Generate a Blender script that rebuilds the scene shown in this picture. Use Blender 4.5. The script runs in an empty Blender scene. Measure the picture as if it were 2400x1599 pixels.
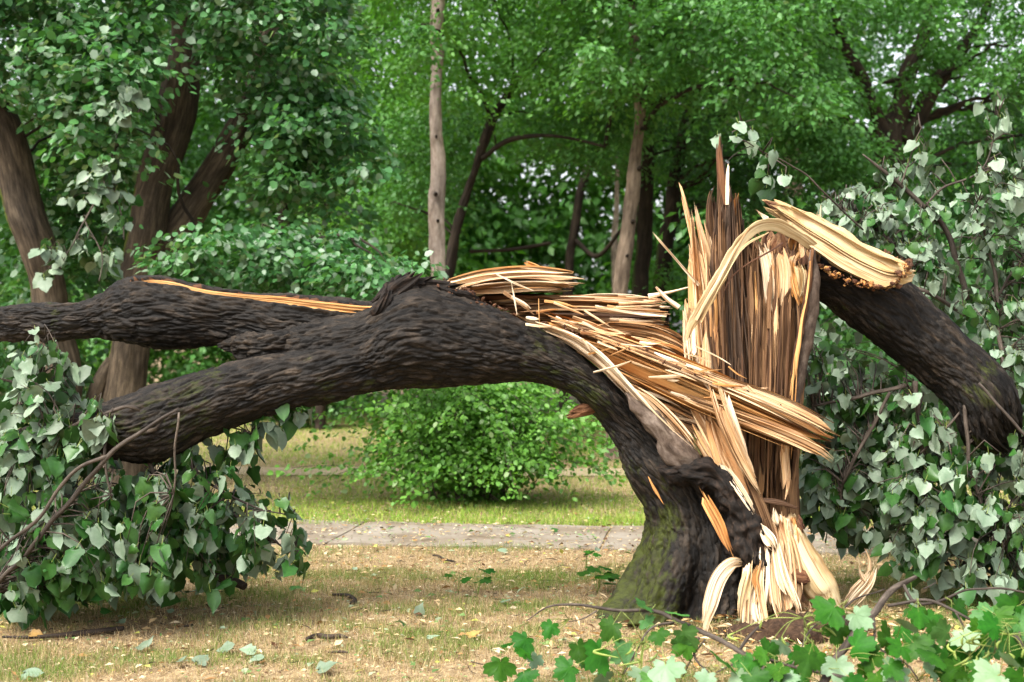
import bpy, math, random
import numpy as np
from mathutils import Matrix, Vector, Euler

random.seed(7)
RNG = np.random.default_rng(7)
SC = bpy.context.scene

# ------------------------------------------------------------------ camera, sky, sun, exposure
cam = bpy.data.cameras.new('camera')
cam.lens = 50.0; cam.sensor_width = 36.0; cam.clip_start = 0.1; cam.clip_end = 600.0
cam.dof.use_dof = True; cam.dof.focus_distance = 7.6; cam.dof.aperture_fstop = 2.7
camo = bpy.data.objects.new('camera', cam); SC.collection.objects.link(camo)
camo.location = (0, 0, 1.5); camo.rotation_euler = (math.radians(90), 0, 0)
SC.camera = camo

SUN_EL, SUN_AZ = math.radians(54), math.radians(222)      # high, from behind and left of the camera (azimuth clockwise from +Y)
world = bpy.data.worlds.new('World'); SC.world = world; world.use_nodes = True
wn, wl = world.node_tree.nodes, world.node_tree.links
wn.clear()
sky = wn.new('ShaderNodeTexSky'); sky.sky_type = 'NISHITA'; sky.sun_disc = False
sky.sun_elevation = SUN_EL; sky.sun_rotation = SUN_AZ
sky.dust_density = 4.0; sky.ozone_density = 1.0; sky.air_density = 1.0
hsv = wn.new('ShaderNodeHueSaturation'); hsv.inputs['Saturation'].default_value = 0.3
bg = wn.new('ShaderNodeBackground'); bg.inputs['Strength'].default_value = 0.15
wo = wn.new('ShaderNodeOutputWorld')
wl.new(sky.outputs[0], hsv.inputs['Color']); wl.new(hsv.outputs[0], bg.inputs['Color']); wl.new(bg.outputs[0], wo.inputs[0])

sun = bpy.data.lights.new('sun', 'SUN'); sun.energy = 2.0; sun.angle = math.radians(26); sun.color = (1.0, 0.95, 0.87)
suno = bpy.data.objects.new('sun', sun); SC.collection.objects.link(suno)
sdir = Vector((math.sin(SUN_AZ)*math.cos(SUN_EL), math.cos(SUN_AZ)*math.cos(SUN_EL), math.sin(SUN_EL)))
suno.rotation_euler = sdir.to_track_quat('Z', 'Y').to_euler(); suno.location = sdir*30

SC.view_settings.view_transform = 'Standard'; SC.view_settings.look = 'None'
SC.view_settings.exposure = 1.55; SC.view_settings.gamma = 1.0
SC.render.engine = 'CYCLES'
SC.cycles.max_bounces = 6; SC.cycles.diffuse_bounces = 3; SC.cycles.transmission_bounces = 4
SC.cycles.glossy_bounces = 2; SC.cycles.use_denoising = True
SC.cycles.sample_clamp_indirect = 8.0

# ------------------------------------------------------------------ measuring helper: image position + distance -> point in the place
FP = 2400*50/36.0
def P(x, y, d):
    return np.array([(x-1200.0)/FP*d, d, 1.5-(y-799.5)/FP*d])
KV = 2400/2353.0
def PV(x, y, d): return P(x*KV, y*KV, d)

# ------------------------------------------------------------------ noise
def _h(i, j, k, s):
    n = (i*374761393 + j*668265263 + k*1274126177 + s*974634777) & 0xffffffff
    n = ((n ^ (n >> 13))*1274126177) & 0xffffffff
    n = ((n ^ (n >> 15))*2246822519) & 0xffffffff
    return n ^ (n >> 16)
_GR = np.array([[1,1,0],[-1,1,0],[1,-1,0],[-1,-1,0],[1,0,1],[-1,0,1],[1,0,-1],[-1,0,-1],
                [0,1,1],[0,-1,1],[0,1,-1],[0,-1,-1],[1,1,0],[-1,1,0],[0,-1,1],[0,-1,-1]], float)
def noise(p, s=0):
    p = np.asarray(p, float); sh = p.shape[:-1]; q = p.reshape(-1, 3)
    i = np.floor(q).astype(np.int64); f = q-i
    u = f*f*f*(f*(f*6-15)+10)
    out = np.zeros(len(q))
    for a in (0, 1):
        for b in (0, 1):
            for c in (0, 1):
                g = _GR[_h(i[:,0]+a, i[:,1]+b, i[:,2]+c, s) & 15]
                d = (g*(f-np.array([a, b, c]))).sum(1)
                w = (u[:,0] if a else 1-u[:,0])*(u[:,1] if b else 1-u[:,1])*(u[:,2] if c else 1-u[:,2])
                out += w*d
    return out.reshape(sh)
def fbm(p, o=3, s=0):
    r = 0; a = 1.0; p = np.asarray(p, float)
    for k in range(o):
        r = r+a*noise(p*(2**k), s+k*17); a *= .5
    return r
def voro(p, s=0):
    sh = p.shape[:-1]; q = p.reshape(-1, 3); i = np.floor(q).astype(np.int64)
    f1 = np.full(len(q), 9.); f2 = np.full(len(q), 9.); cid = np.zeros(len(q))
    for a in (-1, 0, 1):
        for b in (-1, 0, 1):
            for c in (-1, 0, 1):
                j = i+np.array([a, b, c]); h = _h(j[:,0], j[:,1], j[:,2], s)
                pt = j+np.stack([(h & 1023)/1023., ((h >> 10) & 1023)/1023., ((h >> 20) & 1023)/1023.], -1)
                d = np.sqrt(((pt-q)**2).sum(1)); near = d < f1
                f2 = np.where(near, f1, np.minimum(f2, d)); cid = np.where(near, ((h >> 5) & 255)/255., cid); f1 = np.where(near, d, f1)
    return f1.reshape(sh), f2.reshape(sh), cid.reshape(sh)
def sstep(a, b, x):
    t = np.clip((x-a)/(b-a), 0, 1); return t*t*(3-2*t)

# ------------------------------------------------------------------ mesh + object helpers
def mesh(name, V, F, mats, attrs=None, midx=None, smooth=True):
    """F: list of int arrays (n,3) or (n,4)"""
    me = bpy.data.meshes.new(name)
    V = np.asarray(V, np.float32)
    F = [np.asarray(f, np.int32) for f in (F if isinstance(F, list) else [F]) if len(f)]
    loops = np.concatenate([f.ravel() for f in F])
    tot = np.concatenate([np.full(len(f), f.shape[1]) for f in F])
    me.vertices.add(len(V)); me.vertices.foreach_set('co', V.ravel())
    me.loops.add(len(loops)); me.loops.foreach_set('vertex_index', loops.astype(np.int32))
    me.polygons.add(len(tot))
    me.polygons.foreach_set('loop_start', np.concatenate([[0], np.cumsum(tot)[:-1]]).astype(np.int32))
    for m in (mats if isinstance(mats, (list, tuple)) else [mats]): me.materials.append(m)
    if midx is not None: me.polygons.foreach_set('material_index', np.asarray(midx, np.int32))
    me.polygons.foreach_set('use_smooth', np.full(len(tot), bool(smooth)))
    for k, a in (attrs or {}).items():
        a = np.asarray(a, np.float32)
        if a.ndim == 1:
            at = me.attributes.new(k, 'FLOAT', 'POINT'); at.data.foreach_set('value', a)
        elif a.shape[1] == 3:
            at = me.attributes.new(k, 'FLOAT_VECTOR', 'POINT'); at.data.foreach_set('vector', a.ravel())
        else:
            at = me.attributes.new(k, 'FLOAT_COLOR', 'POINT'); at.data.foreach_set('color', a.ravel())
    me.update(calc_edges=True)
    return me
def put(name, me, parent=None):
    o = bpy.data.objects.new(name, me); SC.collection.objects.link(o)
    if parent is not None: adopt(o, parent)
    return o
WORLD_LOC = {}
def adopt(o, parent):
    o.parent = parent
    o.matrix_parent_inverse = Matrix.Translation(-WORLD_LOC.get(parent.name, Vector((0, 0, 0))))
def thing(name, label, cat, loc, group=None):
    o = bpy.data.objects.new(name, None); SC.collection.objects.link(o)
    o.empty_display_size = 0.2; o.location = Vector(loc); WORLD_LOC[o.name] = Vector(loc)
    tag(o, label, cat, group); return o
def tag(o, label, cat, group=None):
    o['label'] = label; o['category'] = cat
    if group: o['group'] = group
    return o
def kind(o, k, label=None):
    o['kind'] = k
    if label: o['label'] = label
    return o

def catmull(A, n):
    A = np.asarray(A, float); K = len(A)
    seg = np.linalg.norm(np.diff(A[:, :3], axis=0), axis=1)+1e-6
    t = np.concatenate([[0], np.cumsum(seg)])
    m = np.zeros_like(A)
    m[1:-1] = (A[2:]-A[:-2])/(t[2:]-t[:-2])[:, None]
    m[0] = (A[1]-A[0])/seg[0]; m[-1] = (A[-1]-A[-2])/seg[-1]
    q = np.linspace(0, t[-1], n); i = np.clip(np.searchsorted(t, q, 'right')-1, 0, K-2)
    h = seg[i]; u = ((q-t[i])/h)[:, None]; h = h[:, None]
    return ((2*u**3-3*u**2+1)*A[i]+(u**3-2*u**2+u)*h*m[i]+(-2*u**3+3*u**2)*A[i+1]+(u**3-u**2)*h*m[i+1])
def unit(v): return v/(np.linalg.norm(v, axis=-1, keepdims=True)+1e-9)

TONE = [None]
def loft(c, S, D, nr, sq=1.0, fibre=(0, 40, 3), lump=(0, 6, 2), bark=None, jag=(0, 0), jf=60, seed=0, extra=None):
    """a body along c with half-axes S (edge) and D (towards the camera): returns V, [quads, tris], grain, theta, s"""
    nl = len(c); th = np.linspace(0, 2*np.pi, nr, endpoint=False)
    ct, st = np.cos(th), np.sin(th)
    ct = np.sign(ct)*np.abs(ct)**sq; st = np.sign(st)*np.abs(st)**sq
    T = unit(np.gradient(c, axis=0))
    a, b = np.linalg.norm(S, axis=1), np.linalg.norm(D, axis=1)
    rm = float(np.percentile((a+b)/2, 70))
    s = np.concatenate([[0], np.cumsum(np.linalg.norm(np.diff(c, axis=0), axis=1))])
    R = ct[None, :, None]*S[:, None]+st[None, :, None]*D[:, None]
    N = unit(ct[None, :, None]*unit(S)[:, None]+st[None, :, None]*unit(D)[:, None])
    G = np.zeros((nl, nr, 3))
    rr = np.minimum(a, rm*3)[:, None]; bb = np.minimum(b, rm*3)[:, None]
    G[..., 0] = ct*rr; G[..., 1] = st*bb; G[..., 2] = s[:, None]
    Gs = G+np.array([seed*3.17, seed*1.73, seed*2.31])
    loc = np.clip(np.minimum(a, b)/(rm*.6), 0, 1)[:, None]
    d = np.zeros((nl, nr))
    if lump[0]: d += lump[0]*fbm(Gs*np.array([lump[1], lump[1], lump[2]]), 2, 3)
    if fibre[0]:
        q = Gs*np.array([fibre[1], fibre[1], fibre[2]])
        d += fibre[0]*(1.5*(.5-2.2*np.abs(noise(q*np.array([.55, .55, .8]), 5)))+.7*(.4-1.8*np.abs(noise(q*np.array([1.3, 1.3, 1.2]), 9)))+.3*noise(q*np.array([3.1, 3.1, 1.0]), 10))
    if bark is not None:
        amp, f, fl = bark
        w = np.stack([noise(Gs*np.array([9, 9, 6]), 21), noise(Gs*np.array([9, 9, 6]), 22), 2*noise(Gs*np.array([9, 9, 6]), 23)], -1)*.022
        q = (Gs+w)*np.array([f, f, fl])
        f1, f2, cid = voro(q*np.array([.95, .95, 1.3]), 31)
        pl = np.clip((f2-f1)*2.6, 0, 1)**.7
        r2 = np.clip(np.abs(noise(q*np.array([1.7, 1.7, 1.2])+3.3, 32))*4.5, 0, 1)
        d += amp*((pl-1)*.8+(r2-1)*.45+.55*(cid-.5)+.35*noise(q*np.array([2.6, 2.6, 4.0]), 33)+.25*noise(q*np.array([5, 5, 9.0]), 34))
        TONE[0] = np.concatenate([cid.ravel(), [.5, .5]])
    if extra is not None: d += extra(th[None, :], s[:, None], G)
    pts = c[:, None]+R+N*(d*loc)[..., None]
    t = s/s[-1]
    if jag[0] or jag[1]:
        j = noise(np.stack([G[..., 0]*jf, G[..., 1]*jf, 0*G[..., 0]+seed], -1), 41)+.5*noise(np.stack([G[..., 0]*jf*2.7, G[..., 1]*jf*2.7, 0*G[..., 0]+seed], -1), 42)
        rj = np.random.default_rng(seed+7); wj = rj.normal(0, .55, nr); wj = .6*wj+.25*(np.roll(wj, 1)+np.roll(wj, -1))
        j = j+wj[None, :]
        pts += T[:, None]*(jag[1]*j*sstep(.6, 1, t)[:, None]+jag[0]*j*(1-sstep(0, .4, t))[:, None])[..., None]
    V = pts.reshape(-1, 3)
    i = np.arange(nl-1)[:, None]*nr; k = np.arange(nr)[None]; k2 = (k+1) % nr
    Q = np.stack([i+k, i+k2, i+nr+k2, i+nr+k], -1).reshape(-1, 4)
    c0, c1 = len(V), len(V)+1
    V = np.concatenate([V, [pts[0].mean(0)], [pts[-1].mean(0)]])
    kk = np.arange(nr); k2 = (kk+1) % nr
    T3 = np.concatenate([np.stack([np.full(nr, c0), k2, kk], -1), np.stack([np.full(nr, c1), (nl-1)*nr+kk, (nl-1)*nr+k2], -1)])
    Gf = np.concatenate([Gs.reshape(-1, 3), Gs[0].mean(0)[None], Gs[-1].mean(0)[None]])
    return V, [Q, T3], Gf, th, s

def stations(st, step, bk=1.0):
    """st rows: x1,y1 (upper/outer edge), x2,y2 (lower/inner edge), distance [, depth ratio]"""
    A = []
    for r in st:
        e1, e2 = PV(r[0], r[1], r[4]), PV(r[2], r[3], r[4])
        k = r[5] if len(r) > 5 else bk
        A.append(np.concatenate([(e1+e2)/2, (e1-e2)/2, [k]]))
    A = np.array(A)
    n = max(4, int(np.linalg.norm(np.diff(A[:, :3], axis=0), axis=1).sum()/step))
    A = catmull(A, n)
    c, S, k = A[:, :3], A[:, 3:6], A[:, 6:7]
    T = unit(np.gradient(c, axis=0))
    D = unit(np.cross(T, S)); D *= np.sign(-D[:, 1:2]+1e-9)
    return c, S, D*np.linalg.norm(S, axis=1, keepdims=True)*k

def splint(pts, thick, step=.02, nr=14, d=7.6, v=True, seed=0, sq=.7, fib=(.004, 60, 2.5), lump=(.006, 9, 2), jag=(0, .03), twist=0.0, jf=70, blunt=0.0, rough=.10):
    """pts rows: x, y, width px [, distance]; a length of split wood"""
    A = []
    f = PV if v else P
    for i, r in enumerate(pts):
        dd = r[3] if len(r) > 3 else d
        A.append(np.concatenate([f(r[0], r[1], dd), [r[2]/FP*dd*(KV if v else 1)/2]]))
    A = np.array(A)
    wm = A[:, 3].max()
    if blunt: A[-1, 3] = max(A[-1, 3], wm*blunt); A[-2, 3] = max(A[-2, 3], wm*min(1, blunt*1.5))
    n = max(6, int(np.linalg.norm(np.diff(A[:, :3], axis=0), axis=1).sum()/step))
    A = catmull(A, n); c = A[:, :3]; w = np.clip(A[:, 3:4], .0006, None)
    if rough:
        q = np.stack([c[:, 0], c[:, 2], 0*c[:, 0]+seed*.71], -1)
        w = w*np.clip(1+rough*(1.1*noise(q*9, 51)+.7*noise(q*23, 52))[:, None], .45, 1.6)
        c = c+np.stack([noise(q*8, 53), .6*noise(q*8, 54), noise(q*8, 55)], -1)*np.minimum(.012, w*.45)
    T = unit(np.gradient(c, axis=0))
    S = unit(np.cross(T, np.array([0, 1., 0]))); D = unit(np.cross(T, S))
    D *= np.where(D[:, 1:2] > 0, -1, 1)
    if twist:
        a = np.linspace(0, twist, n)[:, None]; S, D = S*np.cos(a)+D*np.sin(a), D*np.cos(a)-S*np.sin(a)
    th = np.minimum(thick, w*2.2)*.5+thick*.12
    return loft(c, S*w, D*np.minimum(th, thick/2), nr, sq, fib, lump, None, jag, jf, seed)

def fibres(pts, thick, n, d=7.6, seed=0, fw=.11, spread=.25, ends=.35, step=.035, v=True, starts=.2, tipv=1.0):
    """split wood as a bundle of thin straight fibres along a path; pts rows: x, y, width px [, distance]"""
    f = PV if v else P; r = np.random.default_rng(seed)
    A = np.array([np.concatenate([f(q[0], q[1], q[3] if len(q) > 3 else d), [q[2]/FP*(q[3] if len(q) > 3 else d)*(KV if v else 1)/2]]) for q in pts])
    L = np.linalg.norm(np.diff(A[:, :3], axis=0), axis=1).sum(); m = max(10, int(L/step)); A = catmull(A, m)
    c = A[:, :3]; w = np.clip(A[:, 3], .002, None); T = unit(np.gradient(c, axis=0)); S = unit(np.cross(T, np.array([0, 1., 0]))); D = unit(np.cross(T, S)); D *= np.where(D[:, 1:2] > 0, -1, 1)
    t = np.linspace(0, 1, m); wm = w.max(); Vs, Qs, Ts, Gs, o = [], [], [], [], 0
    for k in range(n):
        u = r.uniform(-1, 1); q = r.uniform(-1, 1)
        t0 = r.uniform(0, starts) if r.random() < .7 else r.uniform(0, .55); t1 = 1-ends*r.uniform(0, 1)**1.5
        if r.random() < .12: t1 = min(t1, r.uniform(.5, .9))
        if t1-t0 < .2: t1 = t0+.2
        i0, i1 = int(t0*(m-1)), int(np.ceil(t1*(m-1))); i1 = min(max(i1, i0+4), m-1); i0 = min(i0, i1-4)
        sl = slice(i0, i1+1); tt = t[sl]; du, dq = r.normal(0, spread), r.normal(0, spread)
        off = S[sl]*(w[sl]*(u*.9+du*(tt-.4)*1.0))[:, None]+D[sl]*(thick*.5*(q+dq*(tt-.4)))[:, None]
        C = c[sl]+off; fwid = wm*fw*r.uniform(.45, 1.7); fth = min(thick*.4, fwid*r.uniform(.35, .9))
        e = np.minimum(1, np.minimum((tt-tt[0])/.10+.25, ((tt[-1]-tt)/(.06+.16*r.random()))*tipv+.04))
        rot = r.uniform(0, np.pi); a_, b_ = S[sl]*np.cos(rot)+D[sl]*np.sin(rot), D[sl]*np.cos(rot)-S[sl]*np.sin(rot)
        if abs(q) > .3 and r.random() < .6: a_, b_ = S[sl], D[sl]
        ns = 5; ph = np.sort(r.uniform(0, 2*np.pi, ns)+np.arange(ns)*0); ph = np.linspace(0, 2*np.pi, ns, endpoint=False)+r.uniform(-.35, .35, ns)
        rad = r.uniform(.75, 1.2, ns)
        ring = (np.cos(ph)*rad)[None, :, None]*a_[:, None]*(fwid*e)[:, None, None]+(np.sin(ph)*rad)[None, :, None]*b_[:, None]*(fth*e)[:, None, None]
        V = (C[:, None]+ring).reshape(-1, 3); nl = len(C)
        ii = np.arange(nl-1)[:, None]*ns; kk = np.arange(ns)[None]; k2 = (kk+1) % ns
        Q = np.stack([ii+kk, ii+k2, ii+ns+k2, ii+ns+kk], -1).reshape(-1, 4)
        base = nl*ns; V = np.concatenate([V, [C[0]], [C[-1]]]); kk = np.arange(ns); k2 = (kk+1) % ns
        T3 = np.concatenate([np.stack([np.full(ns, base), k2, kk], -1), np.stack([np.full(ns, base+1), (nl-1)*ns+kk, (nl-1)*ns+k2], -1)])
        g = np.zeros((nl, ns, 3)); g[..., 0] = np.cos(ph)*fwid; g[..., 1] = np.sin(ph)*fth; g[..., 2] = (tt*L)[:, None]
        jit = r.uniform(-4, 4, 3); g = g+jit; g = np.concatenate([g.reshape(-1, 3), [jit], [jit]])
        Vs.append(V); Qs.append(Q+o); Ts.append(T3+o); Gs.append(g); o += len(V)
    return np.concatenate(Vs), [np.concatenate(Qs), np.concatenate(Ts)], np.concatenate(Gs)
def slab_of(pts, thick, ncol, d=7.6, seed=0, ends=.25, starts=.12, step=.03, v=True, relief=.35):
    """a torn sheet of wood: side-by-side flat lengths with sharp steps between them and ragged ends"""
    f = PV if v else P; r = np.random.default_rng(seed)
    A = np.array([np.concatenate([f(q[0], q[1], q[3] if len(q) > 3 else d), [q[2]/FP*(q[3] if len(q) > 3 else d)*(KV if v else 1)/2]]) for q in pts])
    wmx = A[:, 3].max(); A[:, 3] = np.maximum(A[:, 3], wmx*.45)
    L = np.linalg.norm(np.diff(A[:, :3], axis=0), axis=1).sum(); m = max(12, int(L/step)); A = catmull(A, m)
    c = A[:, :3]; w = np.clip(A[:, 3], .002, None); T = unit(np.gradient(c, axis=0)); S = unit(np.cross(T, np.array([0, 1., 0]))); D = unit(np.cross(T, S)); D *= np.where(D[:, 1:2] > 0, -1, 1)
    t = np.linspace(0, 1, m); cuts = np.sort(np.concatenate([[-1, 1], r.uniform(-.95, .95, ncol-1)])); walk = np.cumsum(r.normal(0, .5, ncol)); walk -= walk.mean(); Vs, Qs, Gs, o = [], [], [], 0
    for k in range(ncol):
        a0, a1 = cuts[k], cuts[k+1]
        if a1-a0 < .03: continue
        mid = (a0+a1)/2; e1 = ends*r.uniform(0, 1)*(.4+.6*abs(mid)); s1 = starts*r.uniform(0, 1); i0 = int(s1*(m-1)); i1 = min(m-1, max(i0+5, int((1-e1)*(m-1)))); i0 = min(i0, i1-5); sl = slice(i0, i1+1); tt = t[sl]
        z = thick*relief*np.clip(walk[k]*.5+r.normal(0, .35), -1, 1)-thick*.25*(mid*mid); tip = .04+.10*r.random(); side = r.random()
        sh = np.clip((tt[-1]-tt)/tip, 0.03, 1)**.8; sh0 = np.clip((tt-tt[0])/.05, .1, 1)
        wob = .04*noise(np.stack([tt*L*9, 0*tt+seed, 0*tt+k], -1), 6)
        A0 = a0+wob*(k > 0)+(a1-a0)*(1-sh*sh0)*side; A1 = a1+.04*noise(np.stack([tt*L*9, 0*tt+seed, 0*tt+k+1], -1), 6)*(k < ncol-1)-(a1-a0)*(1-sh*sh0)*(1-side)
        tilt = r.normal(0, .16)*thick; zb = -thick*.5; zz_ = z+thick*.06*noise(np.stack([tt*L*5, 0*tt+seed, 0*tt+k+40], -1), 8)
        P0 = c[sl]+S[sl]*(w[sl]*A0)[:, None]; P1 = c[sl]+S[sl]*(w[sl]*A1)[:, None]
        V = np.stack([P0+D[sl]*(zz_+tilt)[:, None], P1+D[sl]*(zz_-tilt)[:, None], P1+D[sl]*zb, P0+D[sl]*zb], 1).reshape(-1, 3); nl = i1-i0+1
        ii = np.arange(nl-1)[:, None]*4; kk = np.arange(4)[None]; k2 = (kk+1) % 4
        Q = np.concatenate([np.stack([ii+kk, ii+k2, ii+4+k2, ii+4+kk], -1).reshape(-1, 4), [[3, 2, 1, 0]], [[(nl-1)*4, (nl-1)*4+1, (nl-1)*4+2, (nl-1)*4+3]]])
        g = np.zeros((nl, 4, 3)); g[:, 0, 0] = g[:, 3, 0] = a0*wmx; g[:, 1, 0] = g[:, 2, 0] = a1*wmx; g[:, 2:, 1] = -thick; g[..., 2] = (tt*L)[:, None]; g += np.array([seed*1.3, seed*.7, seed*2.1])+r.normal(0, .012, 3)
        Vs.append(V); Qs.append(Q+o); Gs.append(g.reshape(-1, 3)); o += len(V)
    return np.concatenate(Vs), [np.concatenate(Qs)], np.concatenate(Gs)
def sheet(name, parent, mat, pts, thick, ncol, **k):
    V, F, G = slab_of(pts, thick, ncol, **k); return put(name, mesh(name, V, F, mat, {'grain': G, 'moss': np.zeros(len(V))}, smooth=False), parent)
def crumbs(name, parent, mat, pts, thick, n, seed, size=(.006, .036)):
    r = np.random.default_rng(seed); A = np.array([np.concatenate([PV(q[0], q[1], q[3]), [q[2]/FP*q[3]*KV/2]]) for q in pts]); A = catmull(A, 40); parts = []
    for k in range(n):
        i = r.integers(40); w = A[i, 3]; p = A[i, :3]+np.array([r.normal(0, .5)*w, r.normal(0, .4)*thick, r.normal(0, .5)*w]); L = size[0]+(size[1]-size[0])*r.uniform(0, 1)**2.2; dv = unit(r.normal(0, 1, 3)+unit(A[min(39, i+1), :3]-A[max(0, i-1), :3])*1.2)
        q = L*r.uniform(.22, .5); parts.append(rod(np.array([p-dv*L*.5, p+r.normal(0, q*.3, 3), p+dv*L*.5]), [q*.5, q, q*.4], 5, L/3, 0, k))
    V, F, G = merge(parts); return put(name, mesh(name, V, F, mat, {'grain': G, 'moss': np.zeros(len(V))}, smooth=False), parent)
def bundle(name, parent, mat, *a, **k):
    V, F, G = fibres(*a, **k)
    return put(name, mesh(name, V, F, mat, {'grain': G, 'moss': np.zeros(len(V))}, smooth=False), parent)
def wood(name, parent, mat, *a, **k):
    V, F, G, _, _ = splint(*a, **k)
    return put(name, mesh(name, V, F, mat, {'grain': G, 'moss': np.zeros(len(V))}, smooth=k.get('sq', .7) >= .9), parent)

def rod(pts, rad, nr=6, step=.04, wob=.004, seed=0):
    pts = np.asarray(pts, float); rad = np.asarray(rad, float).reshape(-1, 1)
    A = np.concatenate([pts, rad], 1)
    n = max(3, int(np.linalg.norm(np.diff(pts, axis=0), axis=1).sum()/step))
    if len(A) > 2 or n > 3: A = catmull(A, n)
    c = A[:, :3]; r = np.clip(A[:, 3:4], .0005, None)
    if wob: c = c+np.stack([noise(c*5+seed, 1), noise(c*5+seed, 2), noise(c*5+seed, 3)], -1)*wob*3
    T = unit(np.gradient(c, axis=0)); ref = np.array([.13, .9, .2])
    S = unit(np.cross(T, ref)); D = unit(np.cross(T, S))
    V, F, G, _, _ = loft(c, S*r, D*r, nr, seed=seed)
    return V, F, G
def merge(parts):
    """parts: list of (V, [quads, tris], G)"""
    Vs, Qs, Ts, Gs, o = [], [], [], [], 0
    for V, F, G in parts:
        Vs.append(V); Gs.append(G); Qs.append(F[0]+o); Ts.append(F[1]+o); o += len(V)
    return np.concatenate(Vs), [np.concatenate(Qs), np.concatenate(Ts)], np.concatenate(Gs)

# ------------------------------------------------------------------ materials
def newmat(name):
    m = bpy.data.materials.new(name); m.use_nodes = True
    n = m.node_tree.nodes; n.clear()
    out = n.new('ShaderNodeOutputMaterial')
    return m, n, m.node_tree.links, out
def N(n, t, **kw):
    x = n.new(t)
    for k, v in kw.items(): setattr(x, k, v)
    return x
def ramp(n, stops):
    r = n.new('ShaderNodeValToRGB'); e = r.color_ramp.elements
    while len(e) < len(stops): e.new(.5)
    for el, (p, c) in zip(e, stops):
        el.position = p; el.color = (*c, 1)
    return r
def grain_noise(n, l, sc, scale=1.0, detail=5, rough=.6, attr='grain'):
    a = N(n, 'ShaderNodeAttribute', attribute_name=attr)
    m = N(n, 'ShaderNodeMapping'); m.inputs['Scale'].default_value = sc
    t = N(n, 'ShaderNodeTexNoise'); t.inputs['Scale'].default_value = scale; t.inputs['Detail'].default_value = detail; t.inputs['Roughness'].default_value = rough
    l.new(a.outputs['Vector'], m.inputs[0]); l.new(m.outputs[0], t.inputs['Vector'])
    return t
def mixc(n, l, fac, a, b, mode='MIX'):
    x = N(n, 'ShaderNodeMix', data_type='RGBA', blend_type=mode)
    for sock, v in ((x.inputs[0], fac), (x.inputs[6], a), (x.inputs[7], b)):
        if isinstance(v, (int, float)): sock.default_value = v
        elif isinstance(v, tuple): sock.default_value = (*v, 1)
        else: l.new(v, sock)
    return x.outputs[2]
def objrand(n, l, lo, hi):
    o = N(n, 'ShaderNodeObjectInfo'); r = N(n, 'ShaderNodeMapRange')
    r.inputs['To Min'].default_value = lo; r.inputs['To Max'].default_value = hi
    l.new(o.outputs['Random'], r.inputs['Value']); return r.outputs[0]

def mat_wood(name, light, mid, dark, stain, stain_amt=.5, rough=.6, bump=.5, streak=(.45, .62), slit=(.42, .27, .15)):
    m, n, l, out = newmat(name)
    t1 = grain_noise(n, l, (26, 26, 1.5), 1, 6, .62)
    r1 = ramp(n, [(.24, dark), (.40, mid), (.58, light)]); l.new(t1.outputs[0], r1.inputs[0])
    t2 = grain_noise(n, l, (6, 6, 1.6), 1, 3, .5)
    r2 = ramp(n, [(streak[0], (0, 0, 0)), (streak[1], (1, 1, 1))]); l.new(t2.outputs[0], r2.inputs[0])
    mm = N(n, 'ShaderNodeMath', operation='MULTIPLY'); mm.inputs[1].default_value = stain_amt; l.new(r2.outputs[0], mm.inputs[0])
    c = mixc(n, l, mm.outputs[0], r1.outputs[0], stain)
    t3 = grain_noise(n, l, (170, 170, 4), 1, 3, .6)
    r3 = ramp(n, [(.3, (.72, .64, .56)), (.5, (1, 1, 1))]); l.new(t3.outputs[0], r3.inputs[0])
    c = mixc(n, l, .75, c, r3.outputs[0], 'MULTIPLY')
    t4 = grain_noise(n, l, (34, 34, .8), 1, 3, .55)
    r4 = ramp(n, [(.405, (1, 1, 1)), (.43, slit), (.442, slit), (.475, (1, 1, 1))]); l.new(t4.outputs[0], r4.inputs[0])
    c = mixc(n, l, .85, c, r4.outputs[0], 'MULTIPLY')
    hs = N(n, 'ShaderNodeHueSaturation'); l.new(c, hs.inputs['Color']); l.new(objrand(n, l, .8, 1.12), hs.inputs['Value'])
    p = N(n, 'ShaderNodeBsdfPrincipled'); l.new(hs.outputs[0], p.inputs['Base Color']); p.inputs['Roughness'].default_value = rough
    p.inputs['Specular IOR Level'].default_value = .3
    b = N(n, 'ShaderNodeBump'); b.inputs['Strength'].default_value = bump; b.inputs['Distance'].default_value = .006
    ad = N(n, 'ShaderNodeMath', operation='ADD'); l.new(t1.outputs[0], ad.inputs[0]); l.new(t3.outputs[0], ad.inputs[1])
    l.new(ad.outputs[0], b.inputs['Height']); l.new(b.outputs[0], p.inputs['Normal']); l.new(p.outputs[0], out.inputs[0])
    return m
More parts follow.
